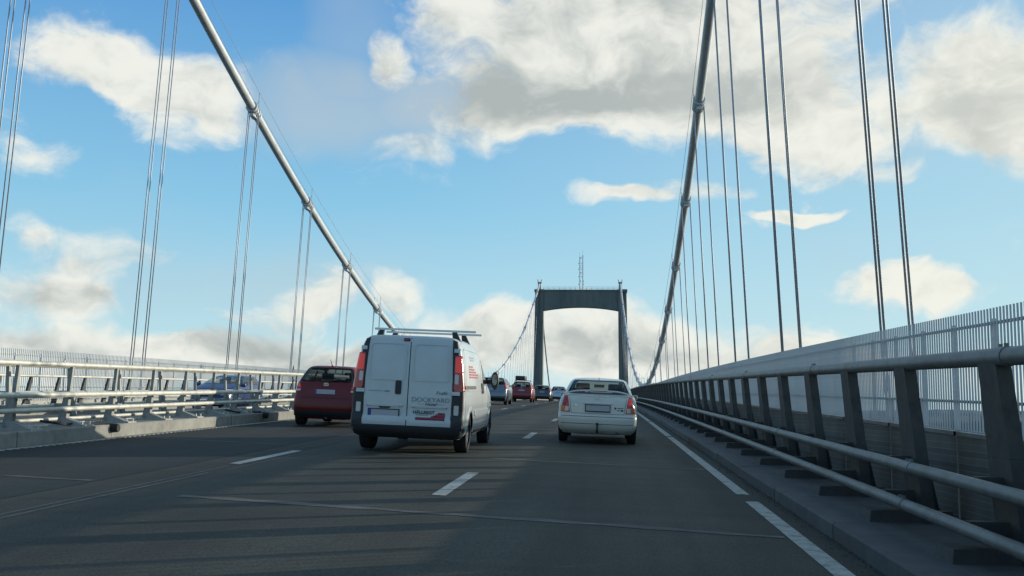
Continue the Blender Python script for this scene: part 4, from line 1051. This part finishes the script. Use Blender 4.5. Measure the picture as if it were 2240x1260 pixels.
b = MB(); b.tube([(0, .15, .27), (0, -.05, .26), (0, -.09, .30), (0, -.09, .42)], .022, 8); b.tube([(0, -.09, .41), (0, -.09, .435), (0, -.09, .46)], [.02, .034, .02], 10); b.build('tow_ball', 'trim_black', sal, True)
b = MB(); b.tube([(.42, .05, .255), (.42, .4, .265)], .03, 8); b.build('exhaust', 'steel_dark', sal)
b = MB(); b.tube([(0, 1.18, 1.345), (0, 1.12, 1.40)], .006, 5); b.build('aerial', 'trim_black', sal)
for sg in (-1, 1): door_mirror(sal, sg * .73, 2.62, .985, sg, 'paint_white_car', .62)

# ---- hatchbacks and estates share one generator
def hatch(name, label, loc, paint, L, W, H, seat=1.0, e=.52, lamp='low', rear_slope=1.0, oncoming=False, group=None, extra=None, wr=.30, dark_low=True, yaw=0.):
    k = H / 1.51; l = L / 3.885; w = W / 1.695
    rows = [(.20 * k, .15, 3.70, .74), (.33 * k, .04, 3.85, .825), (.48 * k, .0, 3.885, .8475), (.64 * k, .02, 3.86, .846), (.80 * k, .07, 3.74, .84), (.95 * k, .11, 3.48, .822), (1.05 * k, .15, 3.20, .80), (1.11 * k, .18, 2.98, .775),
            (1.28 * k, .30, 2.52, .70), (1.40 * k, .40, 2.14, .64), (1.465 * k, .48, 1.88, .575), (1.495 * k, .62, 1.65, .46), (1.507 * k, .9, 1.45, .24), (1.51 * k, 1.1, 1.3, .02)]
    rows = [(z, y0 * rear_slope if i < 11 else y0 * l, y1 * l, x * w) for i, (z, y0, y1, x) in enumerate(rows)]
    sh = Shell(rows, cr=.36, cf=.6, e=e, ef=.6, tap=.035)
    rwn = ('rear', [(-.69 * w, 1.10 * k), (.69 * w, 1.10 * k), (.555 * w, 1.445 * k), (-.555 * w, 1.445 * k)])
    fwn = ('front', [(-.68 * w, 1.13 * k), (.68 * w, 1.13 * k), (.57 * w, 1.435 * k), (-.57 * w, 1.435 * k)])
    sw = lambda s: [(s, [(.62 * l, 1.10 * k), (1.62 * l, 1.08 * k), (1.60 * l, 1.41 * k), (.86 * l, 1.41 * k)]), (s, [(1.70 * l, 1.08 * k), (2.66 * l, 1.07 * k), (2.05 * l, 1.41 * k), (1.68 * l, 1.41 * k)])]
    root, body = base_car(name, label, loc, yaw, sh, paint, (.62 * l + .05, 3.13 * l), wr, [rwn, fwn] + sw('right') + sw('left'), .195 * w, oncoming=oncoming, group=group)
    interior(root, sh, 1.85 * l, 1.10 * k, 1.48 * k, .76 * w, .75 * l)
    for sg in (-1, 1): door_mirror(root, sg * .80 * w, 2.66 * l, 1.08 * k, sg, paint if oncoming else 'trim_black')
    pp = lambda c, off, nm, mt, par=root, **q: patch(sh, "rear", [(a * w, z * k) for a, z in c], off, **q).build(nm, mt, par, True)
    for sg in (-1, 1):
        if lamp == 'low':
            t = pp([(sg * .60, .86), (sg * .80, .84), (sg * .765, 1.08), (sg * .66, 1.06)], .012, 'tail_lamp', 'lamp_red', rc=.15, n=8, m=8)
            pp([(sg * .625, .95), (sg * .70, .96), (sg * .705, 1.04), (sg * .665, 1.03)], .016, 'lamp_lens', 'lamp_red_lit', t, rc=.3, n=5, m=5)
            pp([(sg * .62, .865), (sg * .77, .855), (sg * .75, .90), (sg * .63, .905)], .015, 'lamp_lens', 'lamp_clear', t, rc=.2, n=5, m=3)
        else:
            t = pp([(sg * .665, .84), (sg * .80, .84), (sg * .72, 1.30), (sg * .665, 1.24)], .012, 'tail_lamp', 'lamp_red', rc=.15, n=8, m=10)
            pp([(sg * .70, .98), (sg * .765, .98), (sg * .73, 1.2), (sg * .69, 1.18)], .016, 'lamp_lens', 'lamp_red_lit', t, rc=.3, n=5, m=5)
    pp([(-.62, .70), (.62, .70), (.62, .708), (-.62, .708)], .002, 'hatch_gap', 'void_black', rc=0, n=14, m=1, skirt=0)
    pp([(-.80, .24), (.80, .24), (.78, .40), (-.78, .40)], .008, 'lower_bumper', 'trim_black', rc=.04, n=22, m=4)
    plate(root, sh.pt('rear', 0, .86 * k) + Vector((0, -.018, 0)), .50, .11, True, False)
    emblem(root, sh.pt('rear', 0, 1.04 * k) + Vector((0, -.008, 0)), .9)
    b = MB(); b.tube([(-.05, sh.at(1.1 * k)[0] - .02, 1.09 * k), (.35 * w, sh.at(1.16 * k)[0] - .03, 1.17 * k)], .010, 5); b.build('wiper', 'trim_black', root)
    pp([(-.17, 1.452), (.17, 1.452), (.17, 1.465), (-.17, 1.465)], .012, 'brake_lamp', 'lamp_red', rc=.1, n=6, m=2)
    if oncoming:
        for sg in (-1, 1):
            patch(sh, 'front', [(sg * .48 * w, .66 * k), (sg * .80 * w, .70 * k), (sg * .76 * w, .84 * k), (sg * .50 * w, .78 * k)], .010, 8, 5, .2, .3).build('headlamp', 'lamp_clear', root, True)
        patch(sh, 'front', [(-.40 * w, .62 * k), (.40 * w, .62 * k), (.42 * w, .76 * k), (-.42 * w, .76 * k)], .008, 10, 4, .1, .3).build('grille', 'trim_black', root, True)
        patch(sh, 'front', [(-.6 * w, .30 * k), (.6 * w, .30 * k), (.6 * w, .42 * k), (-.6 * w, .42 * k)], .008, 10, 4, .1, .3).build('air_intake', 'trim_black', root, True)
        o = plate(root, sh.pt('front', 0, .52 * k) + Vector((0, .03, 0)), .50, .11, False, False)
    return root, sh
hb, hsh = hatch('hatchback', 'dark red small hatchback with a roof aerial beside the median kerb', onroad(-6.88, 24.7), 'paint_red', 3.885, 1.695, 1.51)
b = MB(); b.tube([(0, .62, 1.49), (-.01, .45, 1.66)], [.012, .005], 6); b.tube([(0, .64, 1.485), (0, .61, 1.51)], .022, 6); b.build('aerial', 'trim_black', hb)
b = MB(); b.tube([(.05, .10, .22), (.05, .4, .24)], .03, 8); b.build('exhaust', 'steel_dark', hb)
sv, ssh = hatch('estate_car', 'silver grey sport utility car with tall red tail lamps ahead of the van', onroad(-7.0, 63.0), 'paint_grey', 4.63, 1.89, 1.70, lamp='tall', wr=.36, e=.5)
rv_, rsh = hatch('people_carrier', 'red people carrier carrying a black roof box', onroad(-6.75, 82.0), 'paint_red_b', 4.4, 1.80, 1.66, lamp='tall', wr=.33, e=.45, rear_slope=.8)
rr_ = MB()
for sg in (-1, 1): rr_.tube([(sg * .60, 1.0, 1.64), (sg * .60, 1.05, 1.70), (sg * .60, 2.2, 1.70), (sg * .60, 2.25, 1.62)], .018, 6)
rr_.build('roof_rail', 'trim_black', rv_)
rr_ = MB()
for y in (1.2, 2.0): rr_.box(-.64, .64, y - .02, y + .02, 1.715, 1.745)
rr_.build('roof_bar', 'trim_black', rv_)
bx = MB(); bx.box(-.40, .40, -.95, .95, 0, .36); me = bevel_mesh(bx.mesh('shell'), .10, 4)
p = rv_.location
rb_ = thing('roof_box', 'black roof box strapped on the red people carrier', 'roof box', (p[0] - .12, p[1] + 1.65, p[2] + 1.76)); rb_.rotation_euler = rv_.rotation_euler
link('box_shell', me, 'trim_black', rb_, True)
b = MB(); b.box(-.405, .405, -.93, .93, .14, .155); b.build('lid_seam', 'void_black', rb_)
hatch('estate_car', 'dark grey hatchback ahead of the red people carrier', onroad(-6.15, 99.0), 'paint_dark', 4.3, 1.78, 1.55, lamp='tall', wr=.31)
hatch('people_carrier', 'pale blue silver people carrier just over the crest beside the white saloon', onroad(-5.2, 113.0), 'paint_silver', 4.5, 1.82, 1.62, lamp='tall', wr=.32)
x_, y_ = -16.2, 45.3
hatch('estate_car', 'dark blue oncoming car on the opposite carriageway behind the median barriers', (x_, y_, zroad(x_, y_)), 'paint_blue', 4.5, 1.80, 1.52, oncoming=True, wr=.31, yaw=pi)
